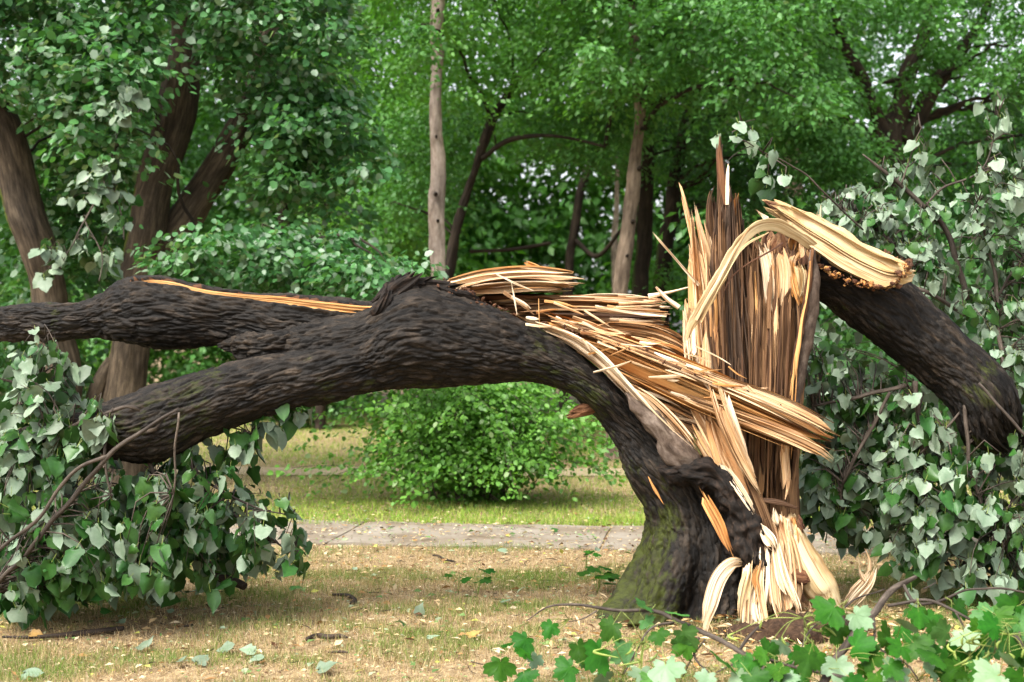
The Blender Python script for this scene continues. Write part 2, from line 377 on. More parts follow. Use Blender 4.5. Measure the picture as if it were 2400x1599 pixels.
def mat_bark(name, dark, mid, grey, moss=(.055, .07, .008), rough=.7, sc=(28, 28, 7), moss_attr=True, bump=.6, tone=False):
    m, n, l, out = newmat(name)
    t1 = grain_noise(n, l, sc, 1, 8, .7)
    r1 = ramp(n, [(.32, dark), (.5, mid), (.72, grey)]); l.new(t1.outputs[0], r1.inputs[0])
    c = r1.outputs[0]
    t2 = grain_noise(n, l, (3, 3, 2), 1, 4, .6)
    r2 = ramp(n, [(.4, (.65, .62, .6)), (.65, (1.25, 1.2, 1.15))]); l.new(t2.outputs[0], r2.inputs[0])
    c = mixc(n, l, 1.0, c, r2.outputs[0], 'MULTIPLY')
    if tone:
        ta = N(n, 'ShaderNodeAttribute', attribute_name='tone'); tr = ramp(n, [(0, (.45, .43, .42)), (.5, (1, .97, .94)), (1, (2.1, 1.95, 1.8))]); l.new(ta.outputs['Fac'], tr.inputs[0])
        c = mixc(n, l, 1.0, c, tr.outputs[0], 'MULTIPLY')
    if moss_attr:
        a = N(n, 'ShaderNodeAttribute', attribute_name='moss')
        t4 = grain_noise(n, l, (30, 30, 14), 1, 5, .7)
        ad = N(n, 'ShaderNodeMath', operation='MULTIPLY_ADD'); l.new(t4.outputs[0], ad.inputs[0]); ad.inputs[1].default_value = 1.6; ad.inputs[2].default_value = -1.3
        s = N(n, 'ShaderNodeMath', operation='ADD', use_clamp=True); l.new(a.outputs['Fac'], s.inputs[0]); l.new(ad.outputs[0], s.inputs[1])
        r4 = ramp(n, [(.25, (0, 0, 0)), (.6, (1, 1, 1))]); l.new(s.outputs[0], r4.inputs[0])
        c = mixc(n, l, r4.outputs[0], c, moss)
    p = N(n, 'ShaderNodeBsdfPrincipled'); l.new(c, p.inputs['Base Color']); p.inputs['Roughness'].default_value = rough
    p.inputs['Specular IOR Level'].default_value = .22
    t5 = grain_noise(n, l, (sc[0]*3, sc[1]*3, sc[2]*4), 1, 6, .7)
    b = N(n, 'ShaderNodeBump'); b.inputs['Strength'].default_value = bump; b.inputs['Distance'].default_value = .008
    l.new(t5.outputs[0], b.inputs['Height']); l.new(b.outputs[0], p.inputs['Normal']); l.new(p.outputs[0], out.inputs[0])
    return m
def leaf_shader(n, l, out, col, rough, transl, spec=.5, tcol=(1.25, 1.35, .5)):
    p = N(n, 'ShaderNodeBsdfPrincipled'); l.new(col, p.inputs['Base Color']); p.inputs['Roughness'].default_value = rough
    p.inputs['Specular IOR Level'].default_value = spec
    t = N(n, 'ShaderNodeBsdfTranslucent'); l.new(mixc(n, l, 1.0, col, tcol, 'MULTIPLY'), t.inputs['Color'])
    mx = N(n, 'ShaderNodeMixShader'); mx.inputs[0].default_value = transl
    l.new(p.outputs[0], mx.inputs[1]); l.new(t.outputs[0], mx.inputs[2]); l.new(mx.outputs[0], out.inputs[0])
def mat_crown(name, rough=.5, transl=.38, spec=.5):
    m, n, l, out = newmat(name)
    a = N(n, 'ShaderNodeAttribute', attribute_name='col')
    leaf_shader(n, l, out, a.outputs['Color'], rough, transl, spec); return m
def mat_leaf(name, base, alt, rough=.42, transl=.35, vein=(1.25, 1.25, 1.1), spec=.5):
    m, n, l, out = newmat(name)
    a = N(n, 'ShaderNodeAttribute', attribute_name='luv')
    w = N(n, 'ShaderNodeTexNoise'); w.inputs['Scale'].default_value = 7; l.new(a.outputs['Vector'], w.inputs['Vector'])
    c = mixc(n, l, w.outputs[0], base, alt)
    va = N(n, 'ShaderNodeAttribute', attribute_name='vein')
    c = mixc(n, l, va.outputs['Fac'], c, mixc(n, l, 1.0, c, vein, 'MULTIPLY'))
    hs = N(n, 'ShaderNodeHueSaturation'); l.new(c, hs.inputs['Color']); l.new(objrand(n, l, .72, 1.25), hs.inputs['Value'])
    hr = N(n, 'ShaderNodeObjectInfo'); mr = N(n, 'ShaderNodeMath', operation='MULTIPLY'); mr.inputs[1].default_value = 7.31
    fr = N(n, 'ShaderNodeMath', operation='FRACT'); l.new(hr.outputs['Random'], mr.inputs[0]); l.new(mr.outputs[0], fr.inputs[0])
    h2 = N(n, 'ShaderNodeMapRange'); h2.inputs['To Min'].default_value = .48; h2.inputs['To Max'].default_value = .51
    l.new(fr.outputs[0], h2.inputs['Value']); l.new(h2.outputs[0], hs.inputs['Hue'])
    leaf_shader(n, l, out, hs.outputs[0], rough, transl, spec); return m
def mat_plain(name, stops, scale, rough=.9, bump=.3, coord='Object', dist=.01):
    m, n, l, out = newmat(name)
    tc = N(n, 'ShaderNodeTexCoord'); t = N(n, 'ShaderNodeTexNoise'); t.inputs['Scale'].default_value = scale; t.inputs['Detail'].default_value = 8; t.inputs['Roughness'].default_value = .65
    l.new(tc.outputs[coord], t.inputs['Vector'])
    r = ramp(n, stops); l.new(t.outputs[0], r.inputs[0])
    p = N(n, 'ShaderNodeBsdfPrincipled'); l.new(r.outputs[0], p.inputs['Base Color']); p.inputs['Roughness'].default_value = rough
    p.inputs['Specular IOR Level'].default_value = .2
    t2 = N(n, 'ShaderNodeTexNoise'); t2.inputs['Scale'].default_value = scale*6; t2.inputs['Detail'].default_value = 6; l.new(tc.outputs[coord], t2.inputs['Vector'])
    b = N(n, 'ShaderNodeBump'); b.inputs['Strength'].default_value = bump; b.inputs['Distance'].default_value = dist
    l.new(t2.outputs[0], b.inputs['Height']); l.new(b.outputs[0], p.inputs['Normal']); l.new(p.outputs[0], out.inputs[0])
    return m
def mat_blade(name):
    m, n, l, out = newmat(name)
    a = N(n, 'ShaderNodeAttribute', attribute_name='col')
    leaf_shader(n, l, out, a.outputs['Color'], .7, .25, .15, (1.1, 1.1, .8)); return m

M = {}
M['fresh'] = mat_wood('fresh_split_wood', (.74, .55, .345), (.64, .42, .215), (.26, .11, .034), (.46, .20, .055), .75, .6, .8, streak=(.44, .60), slit=(.30, .17, .08))
M['pale'] = mat_wood('pale_split_wood', (.86, .73, .54), (.80, .64, .43), (.42, .24, .10), (.60, .36, .15), .55, .6, .8, streak=(.46, .62), slit=(.38, .23, .12))
M['sap'] = mat_wood('smooth_sapwood', (.62, .50, .30), (.50, .37, .18), (.27, .15, .05), (.36, .18, .052), .65, .5, .5, slit=(.45, .3, .17))
M['orange'] = mat_wood('orange_heartwood', (.56, .28, .09), (.41, .165, .038), (.16, .045, .01), (.58, .35, .14), .6, .65, .7, slit=(.3, .17, .08))
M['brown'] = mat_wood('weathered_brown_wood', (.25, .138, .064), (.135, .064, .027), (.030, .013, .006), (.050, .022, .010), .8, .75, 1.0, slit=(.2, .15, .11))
M['grey'] = mat_wood('weathered_grey_wood', (.10, .064, .04), (.043, .025, .015), (.009, .006, .004), (.10, .045, .018), .5, .8, 1.0, slit=(.2, .15, .11))
M['rot'] = mat_wood('crumbling_brown_rot', (.13, .058, .028), (.060, .024, .012), (.015, .007, .004), (.22, .10, .038), .5, .85, 1.0)
M['bark'] = mat_bark('wet_dark_bark', (.0026, .0021, .0016), (.0090, .0070, .0050), (.042, .034, .026), moss=(.036, .045, .004), rough=.62, sc=(34, 34, 12), tone=True, bump=.9)
M['barkold'] = mat_bark('burnt_looking_bark', (.003, .0025, .002), (.010, .007, .005), (.05, .032, .022), rough=.8, sc=(40, 40, 25))
M['barkin'] = mat_bark('grey_brown_inner_bark', (.030, .020, .014), (.085, .062, .047), (.19, .155, .125), rough=.75, sc=(26, 26, 12), moss_attr=False)
M['trunk'] = mat_bark('brown_ridged_bark', (.016, .012, .008), (.064, .049, .032), (.155, .122, .086), moss=(.085, .11, .006), rough=.8, sc=(30, 30, 4))
M['trunkd'] = mat_bark('dark_forest_bark', (.008, .006, .005), (.028, .02, .014), (.065, .05, .036), moss=(.03, .06, .008), rough=.85, sc=(20, 20, 4))
M['trunkp'] = mat_bark('pale_grey_bark', (.16, .125, .10), (.34, .28, .24), (.50, .43, .38), rough=.85, sc=(16, 16, 6), moss_attr=False, bump=.3)
M['trunkm'] = mat_bark('grey_brown_trunk_bark', (.07, .05, .037), (.18, .138, .10), (.30, .24, .185), rough=.85, sc=(22, 22, 4), moss_attr=False)
M['twig'] = mat_bark('twig_bark', (.026, .020, .015), (.066, .053, .042), (.15, .125, .103), rough=.7, sc=(60, 60, 12), moss_attr=False, bump=.3)
M['twigd'] = mat_bark('dark_twig_bark', (.012, .009, .007), (.035, .025, .018), (.075, .056, .042), rough=.7, sc=(60, 60, 12), moss_attr=False, bump=.3)
M['stalk'] = mat_bark('green_leaf_stalk', (.10, .15, .03), (.20, .27, .06), (.3, .36, .1), rough=.5, sc=(60, 60, 10), moss_attr=False, bump=.1)
M['crown'] = mat_crown('forest_leaves'); M['crown_gloss'] = mat_crown('glossy_forest_leaves', .45, .32, .45)
M['lin_top'] = mat_leaf('linden_leaf_top', (.022, .090, .016), (.050, .155, .028))
M['lin_bot'] = mat_leaf('linden_leaf_underside', (.15, .225, .135), (.26, .335, .235), .55, .25, (.8, .88, .8))
M['map_top'] = mat_leaf('maple_leaf_top', (.014, .085, .005), (.036, .155, .009), .5, .4, (1.25, 1.2, 1.2), .2)
M['map_bot'] = mat_leaf('maple_leaf_underside', (.13, .23, .11), (.20, .31, .17), .5, .25, (.86, .92, .82))
M['map_mid'] = mat_leaf('maple_leaf_green_underside', (.045, .16, .03), (.08, .23, .05), .5, .4, (1.3, 1.25, 1.3), .25)  # mid-green underside, deeper in colour than the pale one
M['yel_leaf'] = mat_leaf('yellowish_leaf', (.22, .30, .02), (.34, .38, .04), .45, .35)
M['dry_leaf'] = mat_leaf('dry_leaf', (.34, .20, .05), (.48, .33, .10), .6, .2)
M['blade'] = mat_blade('grass_blades')
M['soil'] = mat_plain('dry_lawn_soil', [(.3, (.10, .068, .038)), (.5, (.25, .18, .10)), (.72, (.40, .31, .18))], 9.0, .95, .7)
M['earth'] = mat_plain('dark_disturbed_earth', [(.3, (.018, .010, .006)), (.55, (.06, .034, .02)), (.8, (.13, .08, .045))], 30.0, .95, .9)
M['concrete'] = mat_plain('worn_concrete', [(.28, (.10, .072, .045)), (.42, (.18, .145, .105)), (.56, (.225, .195, .155)), (.78, (.29, .26, .22))], 2.2, .9, .35, dist=.004)
M['dirt'] = mat_plain('trodden_dirt', [(.3, (.30, .22, .13)), (.6, (.42, .33, .22))], 5.0, .95, .4)

# ------------------------------------------------------------------ ground, path
PATH_A = math.radians(-7.7)
def path_uv(X, Y):      # along, across (0 near edge .. 1.3 far edge)
    ca, sa = math.cos(PATH_A), math.sin(PATH_A)
    dx, dy = X-(-.3), Y-10.30
    return dx*ca+dy*sa, -dx*sa+dy*ca
def ground_h(X, Y):
    h = .022*fbm(np.stack([X*.55, Y*.55, 0*X], -1), 3, 61)
    _, v = path_uv(X, Y)
    flat = sstep(-.5, -.05, v)*(1-sstep(1.4, 1.9, v))
    mound = .10*np.exp(-(((X-1.55)/.55)**2+((Y-7.35)/.35)**2))
    return h*(1-flat)*(1-sstep(26, 40, Y))+mound-.0
xs = np.concatenate([np.linspace(-300, -14, 14)[:-1], np.linspace(-14, 14, 110), np.linspace(14, 300, 14)[1:]])
ys = np.concatenate([np.linspace(-40, 4, 8)[:-1], np.linspace(4, 34, 120), np.linspace(34, 500, 16)[1:]])
GX, GY = np.meshgrid(xs, ys)
GZ = ground_h(GX, GY)
nx, ny = len(xs), len(ys)
i = np.arange(ny-1)[:, None]*nx; k = np.arange(nx-1)[None]
Fq = np.stack([i+k, i+k+1, i+nx+k+1, i+nx+k], -1).reshape(-1, 4)
kind(put('ground', mesh('ground', np.stack([GX, GY, GZ], -1).reshape(-1, 3), Fq, M['soil'])), 'structure', 'dry tan park lawn strewn with leaves')

def place_xy(u, v):
    ca, sa = math.cos(PATH_A), math.sin(PATH_A)
    return -.3+u*ca-v*sa, 10.30+u*sa+v*ca
path = bpy.data.objects.new('path', None); SC.collection.objects.link(path); kind(path, 'structure', 'footpath of worn concrete slabs')
rs = random.Random(3)
u0 = -9.15
for sidx in range(9):
    L = 2.02
    u1 = u0+L-.022
    bv = []
    nu, nv = 24, 16
    vv = np.linspace(-.0, 1.3, nv); uu = np.linspace(u0, u1, nu)
    U, W = np.meshgrid(uu, vv)
    U = U+.03*noise(np.stack([U*2, W*2, 0*U+sidx], -1), 3)*((np.abs(U-u0) < .01) | (np.abs(U-u1) < .01))*.35
    W = W+.10*fbm(np.stack([U*1.6, 0*U, W*0+4], -1), 3, 8)*((W < .01) | (W > 1.29))*.5
    X, Y = place_xy(U, W)
    tl = (rs.uniform(-.004, .004), rs.uniform(-.006, .006))
    Z = .022+tl[0]*(U-u0)+tl[1]*W+.004*noise(np.stack([X*3, Y*3, 0*X], -1), 5)
    edge = np.minimum(np.minimum(U-u0, u1-U), np.minimum(W, 1.3-W)); Z -= .006*(edge < .02)
    top = np.stack([X, Y, Z], -1).reshape(-1, 3)
    bot = top.copy(); bot[:, 2] = -.06
    i = np.arange(nv-1)[:, None]*nu; k = np.arange(nu-1)[None]
    Fq = np.stack([i+k, i+k+1, i+nu+k+1, i+nu+k], -1).reshape(-1, 4)
    ring = list(range(nu))+[r*nu+nu-1 for r in range(1, nv)]+[(nv-1)*nu+c for c in range(nu-2, -1, -1)]+[r*nu for r in range(nv-2, 0, -1)]
    ring = np.array(ring); o = len(top); rn = np.roll(ring, -1)
    side = np.stack([rn, ring, ring+o, rn+o], -1)
    put('slab', mesh('slab', np.concatenate([top, bot]), [Fq, side], M['concrete'], smooth=False), path)
    u0 += L
# far dirt track
n = 60; xx = np.linspace(-30, 30, n)
near = 15.75-.05*xx+.12*noise(np.stack([xx, 0*xx, 0*xx], -1), 2); far = near+.95+.15*noise(np.stack([xx, 0*xx+3, 0*xx], -1), 2)
Vt = np.concatenate([np.stack([xx, near, ground_h(xx, near)+.012], -1), np.stack([xx, far, ground_h(xx, far)+.012], -1)])
kk = np.arange(n-1)
kind(put('dirt_track', mesh('dirt_track', Vt, np.stack([kk, kk+1, n+kk+1, n+kk], -1), M['dirt'])), 'structure', 'pale trodden dirt track crossing the lawn behind the shrub')

# ------------------------------------------------------------------ the split tree
bt = thing('split_tree', 'large storm-split tree with pale splintered stump and dark trunk arching over to the left', 'tree', (1.25, 7.75, 0))

def moss_of(V, lo=.0, sc=2.2, bias=-.05, seed=0):
    return np.clip(.35+fbm(V*sc+seed, 3, 77)*1.3+bias, 0, 1)

# main arch: base -> fork
ARCH = [(1768, 1470, 1372, 1440, 7.62, .62), (1762, 1400, 1424, 1385, 7.66, .7), (1755, 1310, 1458, 1310, 7.70, .85), (1728, 1200, 1486, 1225, 7.72, .95),
        (1690, 1120, 1480, 1165, 7.72, .95), (1642, 1060, 1436, 1090, 7.72, .95), (1570, 1025, 1412, 1025, 7.72, .95), (1498, 968, 1372, 965, 7.72, 1.1),
        (1428, 895, 1308, 905, 7.71, 1.25), (1350, 822, 1245, 884, 7.70, 1.2), (1262, 768, 1180, 880, 7.68, 1.1), (1165, 716, 1090, 884, 7.66, 1.0),
        (1062, 676, 1000, 890, 7.64, .9), (965, 655, 905, 895, 7.62, .85), (893, 672, 850, 905, 7.61, .82), (830, 706, 800, 915, 7.60, .74), (740, 722, 735, 916, 7.60, .66), (660, 740, 655, 900, 7.60, .6), (585, 765, 580, 850, 7.60, .5)]
c, S, D = stations(ARCH, .009)
def arch_extra(th, s, G):
    base = 1-sstep(.0, .75, s)
    flute = .05*np.cos(th*5+1.2)+.035*np.cos(th*9+.4)+.02*np.cos(th*17)
    return base*flute+.0*G[..., 0]+.018*noise(np.stack([G[..., 0]*9, G[..., 1]*9, s*1.6+0*G[..., 0]], -1), 12)*(1-sstep(1.0, 1.9, s))
V, F, G, th, s = loft(c, S, D, 300, 1.0, lump=(.03, 3.2, 1.6), bark=(.015, 31, 5), seed=1, extra=arch_extra)
nl = len(c); rows = np.repeat(np.arange(nl), 300); sv = np.concatenate([s[rows], [0, s[-1]]])
zz = V[:, 2]
ms = moss_of(V, bias=.1)*.68+.95*(1-sstep(.45, 1.5, zz))*sstep(.0, .45, 1.22-(V[:, 0]+.25*zz))
ms = np.clip(ms, 0, 1)
# orange wound on the near side of the base
fs = (np.arange(nl-1)[:, None]+.5); ft = th[None, :]+.5*(th[1]-th[0])
sm = s[np.clip(fs.astype(int), 0, nl-1)]
cent = PV(0, 0, 1)*0
Vg = V[:-2].reshape(nl, 300, 3)[:-1]
def px_of(Vg): return 1200+Vg[..., 0]/Vg[..., 1]*FP, 799.5-(Vg[..., 2]-1.5)/Vg[..., 1]*FP
put('trunk', mesh('trunk', V, F, [M['bark']], {'grain': G, 'moss': ms, 'tone': TONE[0]}), bt)['label'] = 'dark mossy bark of the bent trunk from its root flare to the fork'

# upper limb with its long crack
UP = [(1000, 690, 1000, 850, 7.62, .9), (930, 682, 930, 838, 7.64, .9), (862, 692, 855, 832, 7.66, .9), (780, 684, 745, 832, 7.68, .95), (680, 677, 640, 816, 7.70, .95), (580, 669, 560, 800, 7.72, .95),
      (480, 656, 480, 798, 7.74, .95), (400, 634, 400, 800, 7.76, .9), (335, 627, 345, 796, 7.78, .9), (288, 640, 292, 786, 7.80, .85), (250, 668, 250, 780, 7.84, .85),
      (190, 686, 190, 780, 7.90, 1), (100, 693, 100, 785, 8.0, 1), (0, 698, 0, 786, 8.1, 1), (-140, 704, -140, 780, 8.25, 1), (-420, 700, -420, 770, 8.5, 1)]
c, S, D = stations(UP, .010)
s_ = np.concatenate([[0], np.cumsum(np.linalg.norm(np.diff(c, axis=0), axis=1))])
xpx = (1200+c[:, 0]/c[:, 1]*FP)/KV
s_of = lambda x: float(np.interp(-x, -xpx, s_))
sA, sB = s_of(905), s_of(322)
def crack_w(th, s):
    t = (s-sA)/(sB-sA)
    cen = .74-.10*t+.04*np.sin(t*7)+.05*noise(np.stack([s*3+0*th, 0*s+0*th+7, 0*s+0*th], -1), 4)
    wid = np.clip(.22*np.clip(1-t, 0, 2)**.55*np.clip(t*8+.6, 0, 1)+.035, .02, .3)*((t > -.02) & (t < 1))+1e-4
    wid = wid+.03*noise(np.stack([s*5+0*th, 0*s+0*th, 0*s+0*th], -1), 4)*((t > 0) & (t < 1))
    return (th-cen)/np.maximum(wid, 1e-3), t
def up_extra(th, s, G):
    q, t = crack_w(th, s)
    inside = (np.abs(q) < 1)*(t > -.02)*(t < 1)
    lip = np.exp(-((np.abs(q)-1.25)/.35)**2)*(t > 0)*(t < 1)*.012
    return -.05*inside*(1-np.clip(np.abs(q), 0, 1)**4)+lip
NR = 230
V, F, G, th, s = loft(c, S, D, NR, 1.0, lump=(.022, 4, 2), bark=(.016, 32, 4.6), seed=2, extra=up_extra)
nl = len(c)
tm = th[None, :]+.5*(th[1]-th[0]); smid = (s[:-1]+s[1:])[:, None]/2
q, t = crack_w(tm, smid); inside = (np.abs(q) < .97) & (t > -.02) & (t < 1)
mi = np.concatenate([inside.ravel().astype(int), np.zeros(2*NR, int)])
put('limb', mesh('limb', V, F, [M['bark'], M['rot']], {'grain': G, 'moss': moss_of(V, bias=.05, seed=4)*.7, 'tone': TONE[0]}, mi), bt)['label'] = 'upper dark limb with a long orange crack'
tq = np.linspace(.0, .985, 40); sq_ = sA+(sB-sA)*tq
cen_ = .74-.10*tq+.04*np.sin(tq*7)+.05*noise(np.stack([sq_*3, 0*sq_+7, 0*sq_], -1), 4)
Pc = np.stack([np.interp(sq_, s_, c[:, q]) for q in range(3)], -1); Sc = np.stack([np.interp(sq_, s_, S[:, q]) for q in range(3)], -1); Dc = np.stack([np.interp(sq_, s_, D[:, q]) for q in range(3)], -1)
Pk = Pc+np.cos(cen_)[:, None]*Sc*.955+np.sin(cen_)[:, None]*Dc*.955
xk, yk = 1200+Pk[:, 0]/Pk[:, 1]*FP, 799.5-(Pk[:, 2]-1.5)/Pk[:, 1]*FP
wk = (.23*np.clip(1-tq, 0, 2)**.55*np.clip(tq*8+.6, 0, 1)+.04)*np.linalg.norm(Sc, axis=1)*1.1/Pk[:, 1]*FP
V, F, G = fibres([(xk[q], yk[q], wk[q], Pk[q, 1]) for q in range(0, 40, 3)], .05, 80, seed=77, v=False, ends=.8, starts=.3, fw=.17, spread=.1)
put('torn_wood', mesh('torn_wood', V, F, M['orange'], {'grain': G}, smooth=False), bt)['label'] = 'orange torn wood inside the crack of the upper limb'
# lower limb
LO = [(1010, 770, 1000, 880, 7.60, .9), (930, 766, 900, 892, 7.58, .95), (840, 775, 830, 905, 7.55, 1), (740, 790, 760, 930, 7.52, 1), (630, 812, 660, 952, 7.49, 1), (545, 824, 570, 976, 7.46, 1),
      (450, 850, 480, 1006, 7.43, 1), (365, 878, 400, 1045, 7.40, 1), (285, 905, 318, 1064, 7.37, 1), (205, 932, 222, 1046, 7.34, 1), (140, 955, 152, 1034, 7.32, .95), (60, 980, 70, 1040, 7.32, .95),
      (-20, 1002, -10, 1046, 7.34, 1), (-140, 1030, -130, 1070, 7.4, 1), (-320, 1090, -310, 1118, 7.5, 1)]
c, S, D = stations(LO, .010)
V, F, G, th, s = loft(c, S, D, 220, 1.0, lump=(.025, 4, 2.2), bark=(.016, 32, 4.6), seed=3)
put('limb', mesh('limb', V, F, M['bark'], {'grain': G, 'moss': moss_of(V, bias=.12, seed=9)*.75, 'tone': TONE[0]}), bt)['label'] = 'lower dark limb sloping down into the leaves'

def W(mat, pts, thick, **k):
    wpx = max(q[2] for q in pts)
    if wpx < 15 or mat == 'rot': return wood('splinter', bt, M[mat], pts, thick, **k)
    o = sheet('splinter', bt, M[mat], pts, thick, int(3+wpx*.09), d=k.get('d', 7.6), seed=k.get('seed', 0)+40, ends=.26, starts=.3, step=.025, relief=.22)
    V, F, G = fibres(pts, thick, int(3+wpx*.08), d=k.get('d', 7.6), seed=k.get('seed', 0)+1900, fw=min(.2, 3.0/wpx), ends=.5, starts=.5, spread=.25, step=.03)
    put('fibre_bundle', mesh('fibre_bundle', V, F, M[mat], {'grain': G}, smooth=False), o)
    return o
def PL(mat, pts, thick, **k):
    k = dict(k); k.pop('jf', 0); k.pop('jag', 0); k.pop('fib', 0); k.pop('lump', 0)
    wpx = max(q[2] for q in pts); L = sum(math.hypot(b[0]-a[0], b[1]-a[1]) for a, b in zip(pts, pts[1:])); sd = k.get('seed', 0)
    o = sheet('plank', bt, M[mat], pts, thick, int(4+wpx*.085), d=k.get('d', 7.6), seed=sd+40, ends=min(.4, .06+40/L), starts=.12, relief=.28 if wpx < 80 else .16)
    V, F, G = fibres(pts, thick, int(5+wpx*.11), d=k.get('d', 7.6), seed=sd+900, fw=min(.13, 3.0/wpx), ends=min(.7, .1+60/L), spread=.3, starts=.6)
    put('fibre_bundle', mesh('fibre_bundle', V, F, M[mat], {'grain': G}, smooth=False), o)
    inner = {'fresh': 'brown', 'orange': 'fresh'}.get(mat)  # fresh planks get brown fibres as painted shade in the gaps between splinters
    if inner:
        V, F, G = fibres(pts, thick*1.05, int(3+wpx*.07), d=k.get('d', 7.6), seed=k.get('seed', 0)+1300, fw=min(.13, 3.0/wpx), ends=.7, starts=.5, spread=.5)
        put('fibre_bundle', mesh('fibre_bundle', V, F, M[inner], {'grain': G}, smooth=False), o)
    return o
# knotty collar between the limbs, broken bark ridge above the fork
cK, SK, DK = stations([(500, 790, 508, 800, 7.62, .9), (530, 776, 540, 822, 7.58, .9), (570, 762, 575, 838, 7.54, .8), (630, 756, 632, 838, 7.52, .7), (700, 750, 700, 820, 7.54, .6), (790, 760, 790, 800, 7.58, .5)], .008)
VK, FK, GK, _, _ = loft(cK, SK, DK, 110, 1.0, lump=(.03, 7, 5), bark=(.020, 24, 8), seed=44)
put('bark_knot', mesh('bark_knot', VK, FK, M['bark'], {'grain': GK, 'moss': moss_of(VK, bias=-.1)*.7, 'tone': TONE[0]}), bt)
for kx, (x0, y0, x1, y1, w, dd) in enumerate([(868, 700, 905, 655, 34, 7.62), (885, 690, 940, 648, 36, 7.58), (905, 676, 985, 646, 34, 7.62), (935, 668, 1040, 664, 30, 7.66), (872, 716, 890, 676, 26, 7.48), (980, 664, 1090, 690, 24, 7.66), (900, 668, 925, 640, 20, 7.70)]):
    wood('bark_shard', bt, M['barkold'], [(x0-14, y0+12, w*.6, dd+.05), (x0, y0, w, dd), ((x0+x1)/2, (y0+y1)/2, w*1.1, dd-.01), (x1, y1, w*.7, dd+.02)], .07, nr=30, step=.011, sq=.8, seed=600+kx, fib=(.012, 45, 5), lump=(.015, 14, 8), jag=(.05, .06), jf=60, blunt=.5, rough=.2)
crumbs('rot_crust', bt, M['rot'], [(930, 648, 12, 7.7), (975, 648, 26, 7.7), (1030, 660, 30, 7.7), (1080, 680, 26, 7.7), (1130, 700, 22, 7.7), (1180, 722, 8, 7.7)], .18, 130, 6)
# upper pale block over the trunk
PL('pale', [(1010, 668, 40), (1110, 648, 56), (1220, 640, 58), (1310, 645, 46), (1342, 648, 34)], .30, d=7.95, seed=7)
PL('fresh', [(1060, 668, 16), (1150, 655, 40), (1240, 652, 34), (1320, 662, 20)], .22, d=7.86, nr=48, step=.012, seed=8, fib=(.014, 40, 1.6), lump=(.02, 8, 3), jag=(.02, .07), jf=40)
PL('pale', [(1100, 634, 18), (1180, 622, 24), (1270, 630, 20), (1338, 640, 14)], .16, d=8.0, seed=9)
W('orange', [(1198, 598, 5), (1235, 616, 15), (1268, 640, 12)], .05, d=8.05, seed=10)
PL('rot', [(1080, 690, 14), (1150, 690, 34), (1230, 690, 30), (1300, 690, 12)], .2, d=7.92, nr=40, step=.012, seed=11, fib=(.016, 30, 3), lump=(.02, 8, 4), jag=(0, .05))
# second block with frayed fibres to the right
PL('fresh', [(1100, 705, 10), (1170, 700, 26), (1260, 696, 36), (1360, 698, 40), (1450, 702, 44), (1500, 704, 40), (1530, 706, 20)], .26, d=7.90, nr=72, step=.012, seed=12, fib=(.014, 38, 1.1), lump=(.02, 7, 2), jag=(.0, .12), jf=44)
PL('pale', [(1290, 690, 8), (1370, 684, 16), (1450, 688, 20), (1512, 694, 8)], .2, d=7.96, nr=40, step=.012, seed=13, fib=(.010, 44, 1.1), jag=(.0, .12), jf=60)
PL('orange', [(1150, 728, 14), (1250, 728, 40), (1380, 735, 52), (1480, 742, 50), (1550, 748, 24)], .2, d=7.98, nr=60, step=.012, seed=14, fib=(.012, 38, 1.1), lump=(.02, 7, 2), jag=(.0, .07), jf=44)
PL('brown', [(1190, 722, 10), (1280, 722, 26), (1400, 724, 26), (1490, 728, 18), (1530, 730, 8)], .1, d=7.84, nr=44, step=.012, seed=15, fib=(.010, 50, 1.0), jag=(.0, .06), jf=60)
rs = random.Random(5)
for kx in range(34):
    y = 682+rs.random()*72; x1 = 1495+rs.uniform(0, 62)*(1-abs(y-712)/70); sl = rs.uniform(-.05, .10)+(y-705)*.0022
    L = rs.uniform(60, 170)
    W(rs.choice(['pale', 'fresh', 'fresh', 'pale']), [(x1-L, y-sl*L-rs.uniform(-3, 3), rs.uniform(4, 9)), (x1-L*.4, y-sl*L*.3, rs.uniform(4, 8)), (x1, y+sl*8, 1.0)], rs.uniform(.01, .025), d=7.78+rs.random()*.2, nr=7, step=.03, seed=20+kx, jag=(0, 0))
W('pale', [(1490, 682, 8), (1540, 672, 5), (1595, 657, 4)], .012, d=7.8, nr=8, seed=61, jag=(0, 0))
W('pale', [(1560, 706, 8), (1530, 686, 6), (1507, 660, 2)], .014, d=7.74, nr=8, seed=62, jag=(0, 0))
# third, lower layers running into the long plank
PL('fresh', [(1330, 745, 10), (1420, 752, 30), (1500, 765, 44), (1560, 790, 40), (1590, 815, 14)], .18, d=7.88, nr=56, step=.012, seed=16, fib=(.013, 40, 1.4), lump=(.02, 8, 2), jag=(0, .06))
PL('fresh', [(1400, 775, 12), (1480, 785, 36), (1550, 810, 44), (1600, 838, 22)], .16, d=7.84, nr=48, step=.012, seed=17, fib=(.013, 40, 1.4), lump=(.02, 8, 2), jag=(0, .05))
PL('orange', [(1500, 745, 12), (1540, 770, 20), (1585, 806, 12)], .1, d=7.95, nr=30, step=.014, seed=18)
for kx in range(26):
    t = rs.random(); x = 1330+t*230; y = 742+t*62+rs.uniform(-6, 24)
    L = rs.uniform(70, 150)
    W(rs.choice(['pale', 'fresh', 'fresh', 'orange']), [(x-L*.5, y-L*.10, rs.uniform(3, 8)), (x, y, rs.uniform(5, 10)), (x+L*.5, y+L*rs.uniform(.12, .35), 1.2)], .02, d=7.70+rs.random()*.12, nr=7, step=.03, seed=80+kx, jag=(0, 0))
